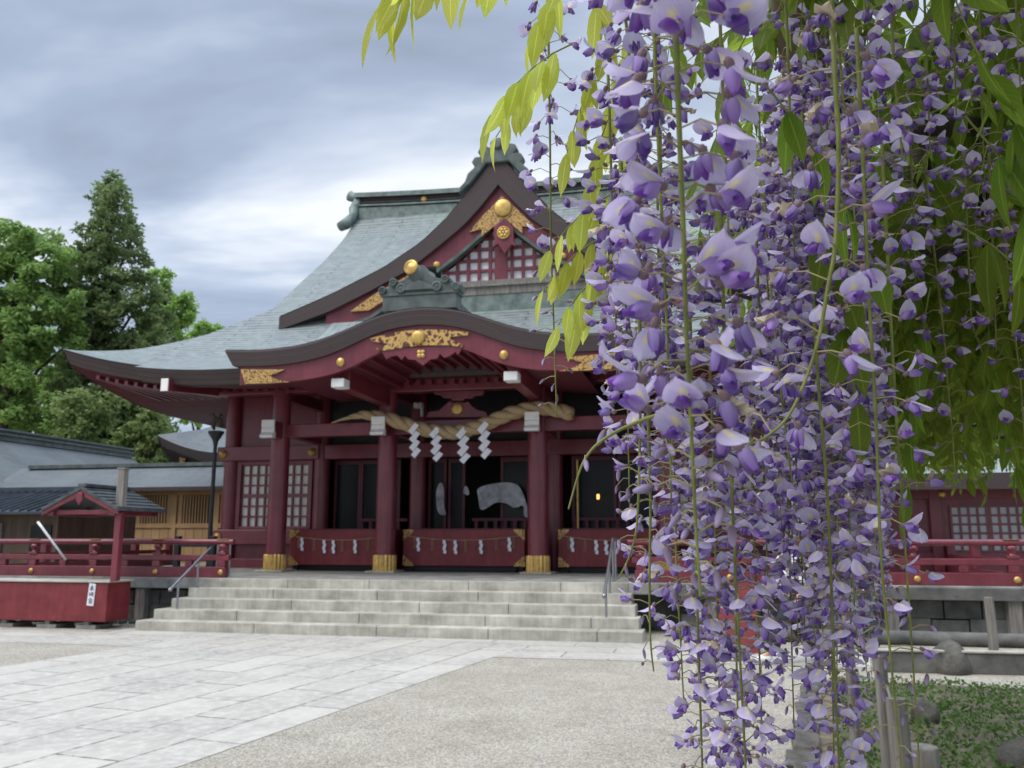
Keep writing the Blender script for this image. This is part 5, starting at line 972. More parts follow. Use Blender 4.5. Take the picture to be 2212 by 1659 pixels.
def leafmat(name, c1, c2, transl):
    m = petalmat(name, c1, c2, None, transl, .42); t = m.node_tree; n = t.nodes; l = t.links
    hs = [q for q in n if q.type == 'HUE_SAT'][0]; src = hs.inputs['Color'].links[0].from_socket; uv = [q for q in n if q.type == 'UVMAP'][0]
    se = n.new('ShaderNodeSeparateXYZ'); l.new(uv.outputs[0], se.inputs[0]); sb = n.new('ShaderNodeMath'); sb.operation = 'SUBTRACT'; l.new(se.outputs[0], sb.inputs[0]); sb.inputs[1].default_value = .5
    ab = n.new('ShaderNodeMath'); ab.operation = 'ABSOLUTE'; l.new(sb.outputs[0], ab.inputs[0]); mr = n.new('ShaderNodeMapRange'); mr.inputs['From Min'].default_value = .06; mr.inputs['From Max'].default_value = .015; l.new(ab.outputs[0], mr.inputs['Value'])
    wv = n.new('ShaderNodeTexWave'); wv.inputs['Scale'].default_value = 3.2; wv.inputs['Distortion'].default_value = 1.5; mp_ = n.new('ShaderNodeMapping'); mp_.inputs['Rotation'].default_value = (0, 0, R(62)); l.new(uv.outputs[0], mp_.inputs[0]); l.new(mp_.outputs[0], wv.inputs[0])
    tc_ = n.new('ShaderNodeTexCoord'); nz_ = n.new('ShaderNodeTexNoise'); nz_.inputs['Scale'].default_value = 38; nz_.inputs['Detail'].default_value = 4; l.new(tc_.outputs['Object'], nz_.inputs[0])
    def mixc(fac, colr, mode, k):
        nonlocal src
        q = n.new('ShaderNodeMix'); q.data_type = 'RGBA'; q.blend_type = mode; ml = n.new('ShaderNodeMath'); ml.operation = 'MULTIPLY'; l.new(fac, ml.inputs[0]); ml.inputs[1].default_value = k; l.new(ml.outputs[0], q.inputs['Factor']); l.new(src, q.inputs['A']); q.inputs['B'].default_value = (*colr, 1); src = q.outputs['Result']
    mixc(wv.outputs['Fac'], [x * .72 for x in c1], 'MIX', .35); mixc(nz_.outputs['Fac'], [c1[0] * .62, c1[1] * .72, c1[2] * .8], 'MIX', .4); mixc(mr.outputs[0], [min(1, x * 1.35) for x in c2], 'MIX', .8)
    l.new(src, hs.inputs['Color']); return m
MA['wleaf'] = leafmat('young_wisteria_leaf', (.70, .74, .13), (.76, .78, .16), .74)
MA['wleafd'] = leafmat('wisteria_leaf', (.20, .31, .035), (.29, .40, .055), .78)
MA['vine'] = mat('dark_vine_bark', (.045, .035, .028), .9, .4, 20, .6, 60)

# ------------------------------------------------------------------ wisteria: flower prototypes (metres; +x outward from the stem, +z up)
MM = .001
def banner_pts(rnd, nu, nv, s=1.0, crumple=0):
    fold = rnd.uniform(.10, .5); refl = rnd.uniform(-.25, .5); Lb = rnd.uniform(18, 22.5) * MM * s; Wb = rnd.uniform(9.6, 12.2) * MM * s; tw = rnd.uniform(-.18, .18); sk = rnd.uniform(-.12, .12); ph = rnd.uniform(0, 6)
    def fn(i, j):
        a = 2 * i - 1; b_ = j; wd = Wb * (math.sin(math.pi * min(1, (.12 + .83 * b_ ** .8))) ** .55) * (1 if b_ < .99 else .35)
        x = Lb * b_ * (1 - .10 * a * a * b_) + .002; y = a * wd + sk * Wb * b_; z = -fold * abs(a) ** 1.7 * wd + refl * Lb * b_ * b_ * .5 + tw * a * wd
        z += .55 * MM * s * math.sin(6 * a + 4 * b_ + ph) * b_
        if crumple: z += crumple * MM * math.sin(9 * b_ + 4 * a); y += crumple * .7 * MM * math.sin(7 * b_)
        return (x, y, z + .002)
    return fn
def mk_banner(rnd, nu=10, nv=9, b=None, m=0, **k):
    bb = b or MB(); bb.grid(banner_pts(rnd, nu, nv, **k), nu, nv, m, lambda i, j, p: (i, j)); return bb
def mk_pod(b, L_, r, bend, n, k, m, dirv, off=(0, 0, 0), flat=.7, vb=0.0):
    """a curved pod-like body (keel or bud) from off along dirv"""
    d = Vector(dirv).normalized(); sd = Vector((0, 1, 0)); up = d.cross(sd).normalized(); o = Vector(off); vs = []; uv = []
    for i in range(k + 1):
        t = i / k; rad = r * max(.06, math.sin(math.pi * min(1, .06 + .88 * t ** .8)) ** .7); c = o + d * (L_ * t) + up * (bend * L_ * t * t)
        for j in range(n):
            q = 2 * math.pi * j / n; vs.append(c + sd * (math.cos(q) * rad * flat) + up * (math.sin(q) * rad)); uv.append((j / n, vb + (1 - vb) * t))
    fs = [(i * n + j, i * n + (j + 1) % n, (i + 1) * n + (j + 1) % n, (i + 1) * n + j) for i in range(k) for j in range(n)] + [tuple(range(n))[::-1], tuple(k * n + j for j in range(n))]
    b.add(vs, fs, m, uv)
def mk_keel(rnd, b=None, n=8, k=6, m=0):
    b = b or MB(); a = rnd.uniform(-1.45, -.75); d_ = (math.cos(a), rnd.uniform(-.15, .15), math.sin(a)); mk_pod(b, 13.5 * MM, 4.3 * MM, rnd.uniform(.0, .35), n, k, m, d_, (.001, 0, -.001), .6)
    D_ = Vector(d_).normalized(); up = D_.cross(Vector((0, 1, 0))).normalized()
    for sg in (-1, 1):                                        # the two wing petals clasping the keel
        sp_ = rnd.uniform(.15, .55); ln = rnd.uniform(10.5, 13.5) * MM; tl = rnd.uniform(-.2, .25)
        b.grid(lambda i, j: tuple(Vector((.002, 0, 0)) + D_ * (ln * i) + up * ((j - .5) * 8.5 * MM * math.sin(math.pi * min(1, .1 + .82 * i ** .8)) ** .7 + tl * ln * i * i) + Vector((0, sg, 0)) * (1.6 * MM + (2.4 * MM * math.sin(math.pi * j) ** .7 + sp_ * ln * .5 * i))), max(2, k // 2 + 1), max(2, n // 2), m, lambda i, j, p: (i, .0 + .62 * i))
    return b
def mk_calyx(b=None, n=8, k=4, m=0):
    b = b or MB(); mk_pod(b, 8 * MM, 2.9 * MM, .2, n, k, m, (.7, 0, -.6), (-.004, 0, .003), .95); return b
def mk_bud(rnd, b=None, n=8, k=7, m=0, s=1.0):
    b = b or MB(); mk_pod(b, rnd.uniform(14, 19) * MM * s, 3.7 * MM * s, rnd.uniform(-.25, .25), n, k, m, (rnd.uniform(.35, .8), 0, -.8), (0, 0, 0), .8); return b
rf = random.Random(77)
BAN = [mk_banner(rf).mesh('flower_petals', 'banner', True, False) for _ in range(14)]
WIT = [mk_banner(rf, s=.75, crumple=2.2).mesh('withered_petals', 'wither', True, False) for _ in range(3)]
KEE = [mk_keel(rf).mesh('keel', 'keel', True, False) for _ in range(4)]
CAL = mk_calyx().mesh('calyx', 'calyx', True, False)
BUD = [mk_bud(rf).mesh('bud', 'bud', True, False) for _ in range(4)]
def joint_flower(rnd, nu, nv, n, k, wit=False):
    b = MB(); mk_banner(rnd, nu, nv, b, 3 if wit else 0, s=.8 if wit else 1); mk_keel(rnd, b, n, k, 1); mk_calyx(b, n, 3, 2); return b
FLM = [joint_flower(rf, 7, 6, 6, 5).mesh('flower', ['banner', 'keel', 'calyx', 'wither'], True, False) for _ in range(13)] + [joint_flower(rf, 6, 5, 6, 4, True).mesh('flower', ['banner', 'keel', 'calyx', 'wither'], True, False)]

def fpitch(r): return r.uniform(.15, .85) if r.random() < .55 else r.uniform(-1.15, -.1)
def raceme(label, pts, level, dens=105, reach=.030, bud0=.8, bare=0.0, size=1.0, seed=0, group='wisteria racemes', rr=.0019, wither=.04, end=.12, drop=.0):
    """pts: world points from the top of the stem to its tip"""
    rnd = random.Random(seed * 7 + 3); pts = catm(pts, 8); top = pts[0]; t = thing('wisteria_raceme', label, 'wisteria raceme', top, 0, group); P = [p - top for p in pts]
    n = len(P); b = MB(); b.tube(P, [rr * (1 - .62 * i / (n - 1)) for i in range(n)], 7)
    seg = [0]
    for i in range(1, n): seg.append(seg[-1] + (P[i] - P[i - 1]).length)
    Lt = seg[-1]
    def atl(s_):
        for i in range(1, n):
            if seg[i] >= s_: f_ = (s_ - seg[i - 1]) / max(1e-6, seg[i] - seg[i - 1]); return P[i - 1].lerp(P[i], f_), (P[i] - P[i - 1]).normalized()
        return P[-1], (P[-1] - P[-2]).normalized()
    place = []; k = 0; s_ = bare
    while s_ < Lt - .004:
        f_ = s_ / Lt; c, tg = atl(s_); a = k * 2.399 + rnd.uniform(-.4, .4); sd = Vector((math.cos(a), math.sin(a), 0)); sd = (sd - tg * sd.dot(tg)).normalized()
        isb = f_ > bud0 + rnd.uniform(-.07, .07); rl = reach * rnd.uniform(.7, 1.2) * (1 if not isb else .62 + .38 * (1 - f_) / max(.01, 1 - bud0)) * (1 - end * f_ * 2 if f_ > .5 else 1)
        e_ = c + sd * rl + Z * (rl * rnd.uniform(-.30, .25) - tg.z * 0)
        mid = c.lerp(e_, .5) + Z * rl * rnd.uniform(.08, .22)
        b.tube([c, mid, e_], [rr * .34, rr * .30, rr * .28], 4, 1, False)
        place.append((e_, math.atan2(sd.y, sd.x), isb, f_)); k += 1
        s_ += rnd.uniform(.75, 1.25) / dens * (1.0 if f_ < .75 else 1 + (f_ - .75) * 2.5)
    sto = b.build('stem', ['rachis', 'pedicel'], t, True, fix=False)
    if level == 2:                                      # far ones: one mesh of blossoms
        fb = MB()
        for e_, az, isb, f_ in place:
            q = joint_flower(rnd, 3, 3, 4, 2, rnd.random() < wither) if not isb else None
            if isb: q = MB(); mk_bud(rnd, q, 5, 3, 4)
            M_ = Matrix.Translation(e_) @ Matrix.Rotation(az + rnd.uniform(-.5, .5), 4, 'Z') @ Matrix.Rotation(fpitch(rnd), 4, 'Y') @ Matrix.Rotation(rnd.uniform(-.5, .5), 4, 'X') @ Matrix.Scale(size * rnd.uniform(.8, 1.12), 4)
            q.v = [tuple(M_ @ Vector(v)) for v in q.v]; o0 = len(fb.v); fb.v += q.v; fb.f += [[o0 + j for j in f2] for f2 in q.f]; fb.m += q.m; fb.uv += q.uv
        fb.build('blossoms', ['banner', 'keel', 'calyx', 'wither', 'bud'], t, True, fix=False)
        return t
    def put(me, name, par, M_):
        o_ = bpy.data.objects.new(name, me); COL.objects.link(o_); o_.parent = par
        if M_ is not None: o_.matrix_local = M_
        return o_
    for e_, az, isb, f_ in place:
        sc = size * rnd.uniform(.82, 1.12) * (1 - .25 * max(0, f_ - .5)) * (1 if not isb else .72 + .5 * (1 - f_))
        M_ = Matrix.Translation(e_) @ Matrix.Rotation(az + rnd.uniform(-.55, .55), 4, 'Z') @ Matrix.Rotation(fpitch(rnd), 4, 'Y') @ Matrix.Rotation(rnd.uniform(-.5, .5), 4, 'X') @ Matrix.Scale(sc, 4)
        if isb: put(rnd.choice(BUD), 'bud', t, M_); continue
        wt = rnd.random() < wither
        if level == 1: put(FLM[-1] if wt else rnd.choice(FLM[:-1]), 'flower', t, M_); continue
        f0 = put(rnd.choice(WIT) if wt else rnd.choice(BAN), 'flower', t, M_)
        put(rnd.choice(KEE), 'keel', f0, None); put(CAL, 'calyx', f0, None)
    return t
def path(lst, d0, d1=None):
    d1 = d1 or d0; n = len(lst) - 1
    return [PX(x, y, d0 + (d1 - d0) * i / n) for i, (x, y) in enumerate(lst)]
near = [
 ('foremost wisteria raceme, large blurred blossoms down the middle of the curtain', [(1447, -230), (1456, -60), (1460, 80), (1468, 300), (1477, 518), (1482, 700), (1490, 860), (1498, 1037), (1506, 1180), (1514, 1290)], .45, .47, dict(dens=190, reach=.029, bud0=.76)),
 ('wisteria raceme whose thick green stem bends left at its lower end', [(1790, -200), (1796, 0), (1806, 200), (1812, 330), (1805, 520), (1790, 612), (1763, 753), (1712, 884), (1660, 940), (1600, 968)], .52, .50, dict(dens=80, reach=.031, bud0=.93, wither=.3, rr=.0022)),
 ('wisteria raceme with a long bare green stem slanting to the bottom right', [(1850, 60), (1862, 300), (1876, 612), (1892, 900), (1904, 1207), (1926, 1440), (1945, 1640), (1950, 1760)], .60, .60, dict(dens=58, reach=.030, bud0=.78, rr=.0020)),
 ('thin yellowing wisteria raceme ending in plump buds at the lower right', [(1905, 300), (1920, 600), (1936, 900), (1962, 1280), (1978, 1520), (1990, 1720)], .66, .66, dict(dens=50, reach=.027, bud0=.72)),
 ('wisteria raceme hanging in front of the gravel edge, above the garden stones', [(1752, 520), (1766, 800), (1788, 1080), (1800, 1380), (1812, 1640), (1818, 1800), (1820, 1940)], .66, .66, dict(dens=125, reach=.029, bud0=.93)),
 ('wisteria raceme reaching the bottom edge over the gravel, right one of a pair', [(1556, 420), (1566, 760), (1578, 1000), (1592, 1300), (1608, 1600), (1616, 1800), (1620, 1960)], .64, .64, dict(dens=135, reach=.030, bud0=.95)),
 ('wisteria raceme reaching the bottom edge over the gravel, left one of a pair', [(1488, 620), (1497, 900), (1502, 1150), (1510, 1440), (1517, 1660), (1520, 1820), (1520, 1960)], .66, .66, dict(dens=135, reach=.028, bud0=.95)),
 ('lone wisteria raceme hanging before the gable, nearest the open sky', [(1178, -120), (1184, 60), (1188, 300), (1190, 518), (1196, 700), (1200, 820), (1203, 900)], .86, .86, dict(dens=86, reach=.031, bud0=.70)),
 ('wisteria raceme with a curved budded tip hooking left by the right handrail', [(1372, 420), (1378, 600), (1383, 800), (1382, 960), (1376, 1130), (1360, 1200), (1336, 1250)], .62, .62, dict(dens=125, reach=.028, bud0=.66)),
 ('slender side raceme arching out left with a few loose buds before the column', [(1440, 890), (1395, 905), (1340, 928), (1290, 960), (1262, 995), (1245, 1040), (1228, 1100)], .58, .58, dict(dens=20, reach=.030, bud0=.0, bare=.01)),
 ('wisteria raceme with opened flowers and a drooping bud tip over the stone steps', [(1394, 640), (1400, 900), (1405, 1080), (1403, 1255), (1405, 1380), (1412, 1450)], .66, .66, dict(dens=84, reach=.028, bud0=.84)),
 ('short wisteria raceme ending beside the walking person', [(1706, 700), (1714, 900), (1725, 1080), (1735, 1280), (1742, 1450)], .84, .84, dict(dens=90, reach=.030, bud0=.82)),
 ('wisteria raceme between the foremost one and the one slanting right', [(1630, 380), (1640, 700), (1648, 950), (1656, 1180), (1660, 1330)], .78, .78, dict(dens=125, reach=.030, bud0=.9)),
 ('wisteria raceme at the upper left of the curtain, against the leaves', [(1340, -160), (1350, 20), (1366, 200), (1374, 400), (1380, 560), (1386, 760)], .66, .66, dict(dens=125, reach=.030, bud0=.93)),
 ('pale budded wisteria raceme with a short tip in the shade at upper right', [(1916, -160), (1926, 40), (1932, 160), (1946, 300), (1950, 372)], .62, .62, dict(dens=66, reach=.027, bud0=.86)),
 ('wisteria raceme cut by the top right corner, white edged petals', [(2180, -260), (2192, -60), (2198, 80), (2205, 200)], .72, .72, dict(dens=90, reach=.030, bud0=.97)),
 ('wisteria raceme hanging alone before the right wing roof', [(1995, 340), (2020, 560), (2036, 700), (2048, 840), (2058, 950), (2063, 1030)], 1.05, 1.05, dict(dens=70, reach=.028, bud0=.80)),
 ('wisteria raceme fading brown at the right edge, halfway up', [(2160, 380), (2172, 540), (2186, 680), (2204, 820), (2216, 1000)], .98, .98, dict(dens=66, reach=.030, bud0=.9, wither=.3)),
 ('wisteria raceme left of the foremost one, dark violet in its shadow', [(1412, 40), (1420, 260), (1430, 480), (1440, 700), (1446, 900), (1450, 1080)], .60, .60, dict(dens=125, reach=.030, bud0=.94)),
 ('wisteria raceme right of the foremost one, level with the gable', [(1546, -180), (1556, 60), (1564, 260), (1572, 460), (1578, 640)], .60, .60, dict(dens=88, reach=.030, bud0=.95)),
 ('wisteria raceme with cream withered flowers beside the thick bending stem', [(1690, -140), (1700, 60), (1706, 240), (1712, 400), (1716, 560)], .66, .66, dict(dens=84, reach=.030, bud0=.95, wither=.22)),
 ('wisteria raceme seen over the right railing, tip above the standing person', [(1846, 640), (1852, 860), (1858, 1040), (1866, 1200), (1870, 1330)], .9, .9, dict(dens=86, reach=.030, bud0=.9)),
 ('thin wisteria raceme with its tip over the garden post tops', [(1806, 700), (1820, 940), (1832, 1180), (1840, 1400), (1846, 1560)], .86, .86, dict(dens=70, reach=.028, bud0=.86)),
]
near += [
 ('wisteria raceme tucked behind the paired bottom racemes, in the middle', [(1530, 700), (1540, 950), (1546, 1200), (1552, 1420), (1556, 1640), (1558, 1820)], .82, .82, dict(dens=130, reach=.030, bud0=.93)),
 ('wisteria raceme right of the paired bottom racemes, tip over the gravel', [(1616, 760), (1624, 1000), (1632, 1220), (1640, 1400), (1646, 1600), (1648, 1740)], .80, .80, dict(dens=125, reach=.030, bud0=.9)),
 ('wisteria raceme left of the post tops, tip touching the bottom edge', [(1776, 860), (1786, 1100), (1796, 1330), (1800, 1540), (1802, 1760), (1802, 1880)], .80, .80, dict(dens=120, reach=.029, bud0=.93)),
 ('wisteria raceme against the pale gravel left of the bottom pair', [(1450, 900), (1458, 1080), (1462, 1240), (1470, 1380), (1478, 1540)], .78, .78, dict(dens=115, reach=.028, bud0=.86)),
 ('pale wisteria raceme low over the gravel beside the garden edge stones', [(1700, 980), (1704, 1140), (1708, 1300), (1712, 1460), (1716, 1590)], .84, .84, dict(dens=110, reach=.028, bud0=.85)),
 ('leftmost wisteria raceme of the solid curtain, brushing the roof edge', [(1312, 120), (1318, 300), (1324, 500), (1330, 700), (1334, 860)], .74, .74, dict(dens=110, reach=.029, bud0=.93)),
 ('wisteria raceme at the curtain edge, just right of the lime leaves', [(1340, 300), (1348, 520), (1354, 760), (1358, 980), (1360, 1090)], .80, .80, dict(dens=110, reach=.029, bud0=.92)),
 ('wisteria raceme filling the gap between curtain edge and foremost raceme, high', [(1418, -140), (1424, 100), (1428, 330), (1432, 560), (1434, 720)], .80, .80, dict(dens=110, reach=.029, bud0=.95)),
 ('wisteria raceme filling the gap between curtain edge and foremost raceme, low', [(1420, 420), (1424, 640), (1430, 860), (1434, 1040), (1436, 1140)], .84, .84, dict(dens=110, reach=.029, bud0=.93)),
 ('shaded wisteria raceme at the top right, left of two dark leaves', [(1992, -160), (1998, 20), (2004, 180), (2010, 340)], .80, .80, dict(dens=96, reach=.030, bud0=.92)),
 ('shaded wisteria raceme at the top right, short and pale edged', [(2052, -180), (2058, -20), (2062, 120), (2066, 250)], .78, .78, dict(dens=96, reach=.030, bud0=.95)),
 ('shaded wisteria raceme between the two large dark leaves and the right edge', [(2112, -120), (2118, 80), (2122, 260), (2128, 430)], .84, .84, dict(dens=90, reach=.030, bud0=.9)),
 ('shaded wisteria raceme under the vine branch at right', [(2136, 330), (2142, 480), (2148, 620), (2152, 760)], .85, .85, dict(dens=84, reach=.029, bud0=.88, wither=.15)),
 ('shaded wisteria raceme right of the curtain, level with the lattice gable', [(1962, 180), (1968, 340), (1974, 500), (1978, 640)], .84, .84, dict(dens=92, reach=.030, bud0=.92)),
 ('shaded wisteria raceme dangling in the leaves, half way to the dark poles', [(2082, 330), (2088, 470), (2094, 600), (2098, 700)], .85, .85, dict(dens=80, reach=.029, bud0=.88, wither=.12)),
 ('wisteria raceme between the bottom pair, its lilac faces turned forward', [(1580, 1000), (1586, 1180), (1590, 1380), (1594, 1580), (1596, 1760)], .74, .74, dict(dens=120, reach=.028, bud0=.95)),
]
for i, (lab, lst, d0, d1, kw) in enumerate(near):
    fd = 1.0 if i == 0 else (1.2 if i == 1 else 1.3); d0, d1 = min(d0 * fd, max(d0, 1.12)), min(d1 * fd, max(d1, 1.12)); p_ = path(lst, d0, d1)
    if i > 1: kw['size'] = .86; kw['dens'] = kw['dens'] * 1.2
    raceme(lab, p_, 0 if d0 < 1.0 else 1, seed=i + 1, group='wisteria racemes', **kw)
# the crowd further under the trellis
PG_E = Vector((.06, .55, 0)); PG_D = Vector((math.sin(R(21)), math.cos(R(21)), 0)); PG_N = Vector((PG_D.y, -PG_D.x, 0))   # open edge of the trellis and its inward side
def proj(p):
    q = p - CAM; cp, sp = math.cos(PITCH), math.sin(PITCH); y_ = q.y * cp + q.z * sp; z_ = -q.y * sp + q.z * cp
    return (PCX + FPX * q.x / y_, PCY - FPX * z_ / y_, y_)
rnd = random.Random(31)
def hang(lab, p, ln, level, seed, **kw):
    a, c = rnd.uniform(-.05, .05), rnd.uniform(-.05, .05); pts = [p + Vector((a * t * t * ln, c * t * t * ln, -ln * t)) for t in (0, .25, .5, .75, 1)]
    return raceme(lab, pts, level, seed=seed, **kw)
protos = []
for i in range(9):
    p = Vector((0, 0, 0)); protos.append(hang('wisteria raceme', p, (.42, .5, .56, .62, .68, .74, .5, .6, .8)[i], 2, 100 + i, dens=115, reach=.031, bud0=rnd.uniform(.8, .95), wither=.06 if i % 3 else .22, rr=.0017, group='small racemes deep under the trellis'))
cols = [('violet', 1400, 1500), ('lilac', 1500, 1620), ('pale', 1620, 1760), ('shaded', 1760, 1980)]
def farlabel(x, y, d):
    v = 'just behind the front row' if d < 1.5 else ('in the middle depth' if d < 2.6 else 'deep under the trellis')
    h = 'before the hall roof' if x < 1430 else ('at the curtain centre' if x < 1600 else ('right of the curtain centre' if x < 1800 else 'in the shade at right'))
    return f'small lilac wisteria raceme {v}, {h}'
cnt = 0; used = 0; tries = 0
while cnt < 150 and tries < 6000:
    tries += 1
    a = rnd.uniform(.35, 6.5); c = rnd.uniform(.02, 2.2) if rnd.random() < .75 else rnd.uniform(.5, 3.6)
    p = PG_E + PG_D * a + PG_N * c; p.z = rnd.uniform(2.02, 2.28) if p.y < 2.2 else rnd.uniform(2.1, 2.3); x, y, d = proj(p)
    if d < 1.3: continue
    x2 = proj(p - Z * .6)[0]
    lim = 1318 if d < 1.3 else 1345 if d < 2 else 1400
    if x2 < lim or x2 > 2240: continue
    if x2 > 1915 and (rnd.random() < .72 or proj(p - Z * .68)[1] > 960): continue
    lab = farlabel(x2, y, d)
    k = cnt % 9
    if cnt < 9: o = protos[cnt]; o.location = p; o.rotation_euler = (0, 0, rnd.uniform(0, 6.28)); o['label'] = lab
    else: o = dup(protos[k], p, rnd.uniform(0, 6.28), lab)
    s_ = rnd.uniform(.85, 1.15); o.scale = (s_, s_, s_ * rnd.uniform(.9, 1.15)); cnt += 1
# mid distance fillers with flowers of their own
for i in range(70):
    for _ in range(400):
        a = rnd.uniform(.3, 1.3); c = rnd.uniform(.06, 1.3); p = PG_E + PG_D * a + PG_N * c; p.z = rnd.uniform(1.92, 2.25); x, y, d = proj(p - Z * .35)
        if .95 < d < 1.7 and 1330 < x < 2200 and (x < 1850 or (rnd.random() < .3 and proj(p - Z * .62)[1] < 960)): break
    else: continue
    sl = 'left' if x < 1480 else ('middle' if x < 1640 else ('right' if x < 1800 else 'shaded right'))
    hang(f'wisteria raceme of the second row in the {sl} part of the curtain', p, rnd.uniform(.34, .62), 1, 200 + i, size=.9, dens=135, reach=.031, bud0=rnd.uniform(.82, .96), wither=.08, rr=.0017, group=f'second row racemes in the {sl} part')

k = 0; tries = 0
while k < 46 and tries < 5000:
    tries += 1; a = rnd.uniform(.2, 2.6); c = rnd.uniform(.5, 2.6); p = PG_E + PG_D * a + PG_N * c; p.z = rnd.uniform(2.1, 2.36); zs = rnd.uniform(.42, .66); x, y, d = proj(p - Z * (.56 * zs))
    if d < .95 or not 1860 < x < 2235 or y > 640 + 260 * rnd.random() ** 2 or y < 20: continue
    o = dup(protos[k % 9], p, rnd.uniform(0, 6.28), f"short shaded wisteria raceme {'high up near the top edge' if y < 260 else 'half way down'} in the leaves at upper right"); o.scale = (.9, .9, zs); o['group'] = 'short racemes in the shade at upper right'; k += 1

# ------------------------------------------------------------------ wisteria leaves
def leaflet(b, base, d, n_, L_, w, m=0, droop=.15):
    sd = d.cross(n_).normalized(); up = sd.cross(d).normalized(); vs = []; uv = []
    prof = ((0, .0), (.12, .55), (.32, .95), (.55, 1), (.78, .62), (.92, .2), (1, 0))
    for t, k in prof:
        c = base + d * (L_ * t) - up * (droop * L_ * t * t)
        for a in (-1, 0, 1): vs.append(c + sd * (a * k * w * .5) + up * (abs(a) * k * w * .11)); uv.append(((a + 1) / 2, t))
    fs = [(i * 3 + j, i * 3 + j + 1, (i + 1) * 3 + j + 1, (i + 1) * 3 + j) for i in range(6) for j in (0, 1)]
    b.add(vs, fs, m, uv)
def compound(b, base, d, rnd, ln, pairs, ll, m=0, ms=1, hang_=.5, down=(.35, 1.0), spread=1.0, wr=(.30, .40)):
    """one feathered leaf: a stalk with paired leaflets"""
    pts = [base + d * (ln * t) - Z * (hang_ * ln * t * t) for t in (0, .25, .5, .75, 1)]; b.tube(pts, [.0011, .001, .0009, .0007, .0006], 5, ms, False)
    for k in range(pairs + 1):
        t = .22 + .78 * k / pairs; i = min(3, int(t * 4)); f_ = t * 4 - i; c = pts[i].lerp(pts[i + 1], f_); tg = (pts[i + 1] - pts[i]).normalized(); sd = tg.cross(Z); sd = sd.normalized() if sd.length > .1 else Vector((1, 0, 0))
        for s in ((-1, 1) if k < pairs else (0,)):
            dd = (tg * rnd.uniform(.3, .7) * spread + sd * s * rnd.uniform(.5, .9) * spread - Z * rnd.uniform(*down)).normalized() if s else (tg * spread - Z * down[0]).normalized()
            nn = Vector((rnd.uniform(-.8, .8), -1, rnd.uniform(0, .6))).normalized() if down[0] > .9 else (Z + Vector((rnd.uniform(-.7, .7), rnd.uniform(-.7, .7), 0))).normalized()
            if abs(nn.dot(dd)) > .93: nn = Vector((0, -1, .2)).normalized()
            leaflet(b, c, dd, nn, ll * rnd.uniform(.8, 1.15), ll * rnd.uniform(*wr), m, rnd.uniform(.05, .3))
def leafthing(label, px, py, d, dirv, ln, pairs, ll, seed, m='wleaf', hang_=.5):
    p = PX(px, py, d); rnd_ = random.Random(seed); b = MB(); compound(b, Vector((0, 0, 0)), Vector(dirv).normalized(), rnd_, ln, pairs, ll, 0, 1, hang_, (.8, 2.0), .85, (.27, .36))
    t = b.build('wisteria_leaf', [m, 'rachis'], None, True, loc=p, fix=False); tag(t, label, 'wisteria leaf', 'leaves at the edge of the trellis'); return t
LV = [('yellow green leaf cluster hanging farthest left against open sky', 925, -62, .92, (-.75, .1, -.1), .05, 3, .088), ('single leaf tips poking in at the top beside the farthest left leaf', 985, -100, .95, (-.3, .1, -.1), .03, 1, .082),
 ('three leaf tips hanging from the top edge left of the lone raceme', 1130, -95, .9, (-.8, .1, .0), .05, 2, .078), ('long drooping leaf right of the lone raceme at the top edge', 1225, -50, .98, (-.3, .1, -.3), .06, 3, .068), ('broad yellow leaf between lone raceme and curtain at the top', 1280, -20, .98, (.2, .1, -.5), .06, 3, .072),
 ('leaf with long drooping leaflets left of the lone raceme, above the gable', 1235, 95, .95, (-.9, .1, -.3), .09, 5, .066), ('leaf drooping over the roof ridge right of the lone raceme', 1300, 130, 1.0, (-.3, .1, -.5), .08, 4, .064),
 ('leaf with narrow leaflets just left of the gable peak', 1165, 190, 1.02, (-.8, 0, -.5), .06, 3, .055), ('leaf hanging low right of the gable peak', 1312, 260, 1.02, (-.2, 0, -.5), .08, 3, .068), ('bright lime leaf over the gable lattice', 1320, 420, 1.05, (-.85, .0, -.35), .08, 4, .058), ('bright lime leaf with holes, under the lattice leaf', 1310, 510, 1.03, (-.85, .0, -.3), .08, 4, .056),
 ('lowest lime leaf hanging over the undulating gable', 1300, 590, 1.0, (-.8, 0, -.5), .06, 3, .058), ('bright lime leaf low at the curtain edge, beside the lattice leaf', 1345, 520, 1.06, (-.5, .0, -.5), .08, 4, .066), ('pale leaf behind the upper left blossoms', 1390, 20, 1.1, (-.3, .2, -.6), .14, 5, .07), ('olive leaf behind the upper left blossoms, below the pale one', 1400, 220, 1.1, (-.35, .1, -.6), .14, 5, .07)]
for i, (lab, x, y, d, dv, ln, pr, ll) in enumerate(LV): leafthing(lab, x, y, d, dv, ln, pr, ll * .8, 300 + i)
LD = [('large dark leaf in the shade at the right edge, upper of two', 2080, 60, .78, (.35, .1, -.5), .2, 4, .072), ('large dark leaf in the shade at the right edge, lower of two', 2085, 250, .8, (.5, .1, -.5), .2, 4, .078), ('dark leaf slanting right below the two large shaded leaves', 2060, 480, .9, (.7, .1, -.3), .18, 4, .07),
 ('dark narrow leaf beside the thick bending stem', 1650, 180, .8, (.5, .1, -.5), .14, 3, .06), ('dark hanging leaf left of the thick bending stem', 1770, 380, .85, (.2, .2, -.8), .15, 3, .08), ('green leaf hanging over the dark trellis poles', 2010, 620, 1.3, (-.2, .1, -.8), .2, 4, .07), ('two green leaf tips hanging low over the dark poles', 2100, 700, 1.4, (.3, .1, -.8), .2, 5, .06)]
for i, (lab, x, y, d, dv, ln, pr, ll) in enumerate(LD): leafthing(lab, x, y, d, dv, ln, pr, ll, 340 + i, 'wleafd')

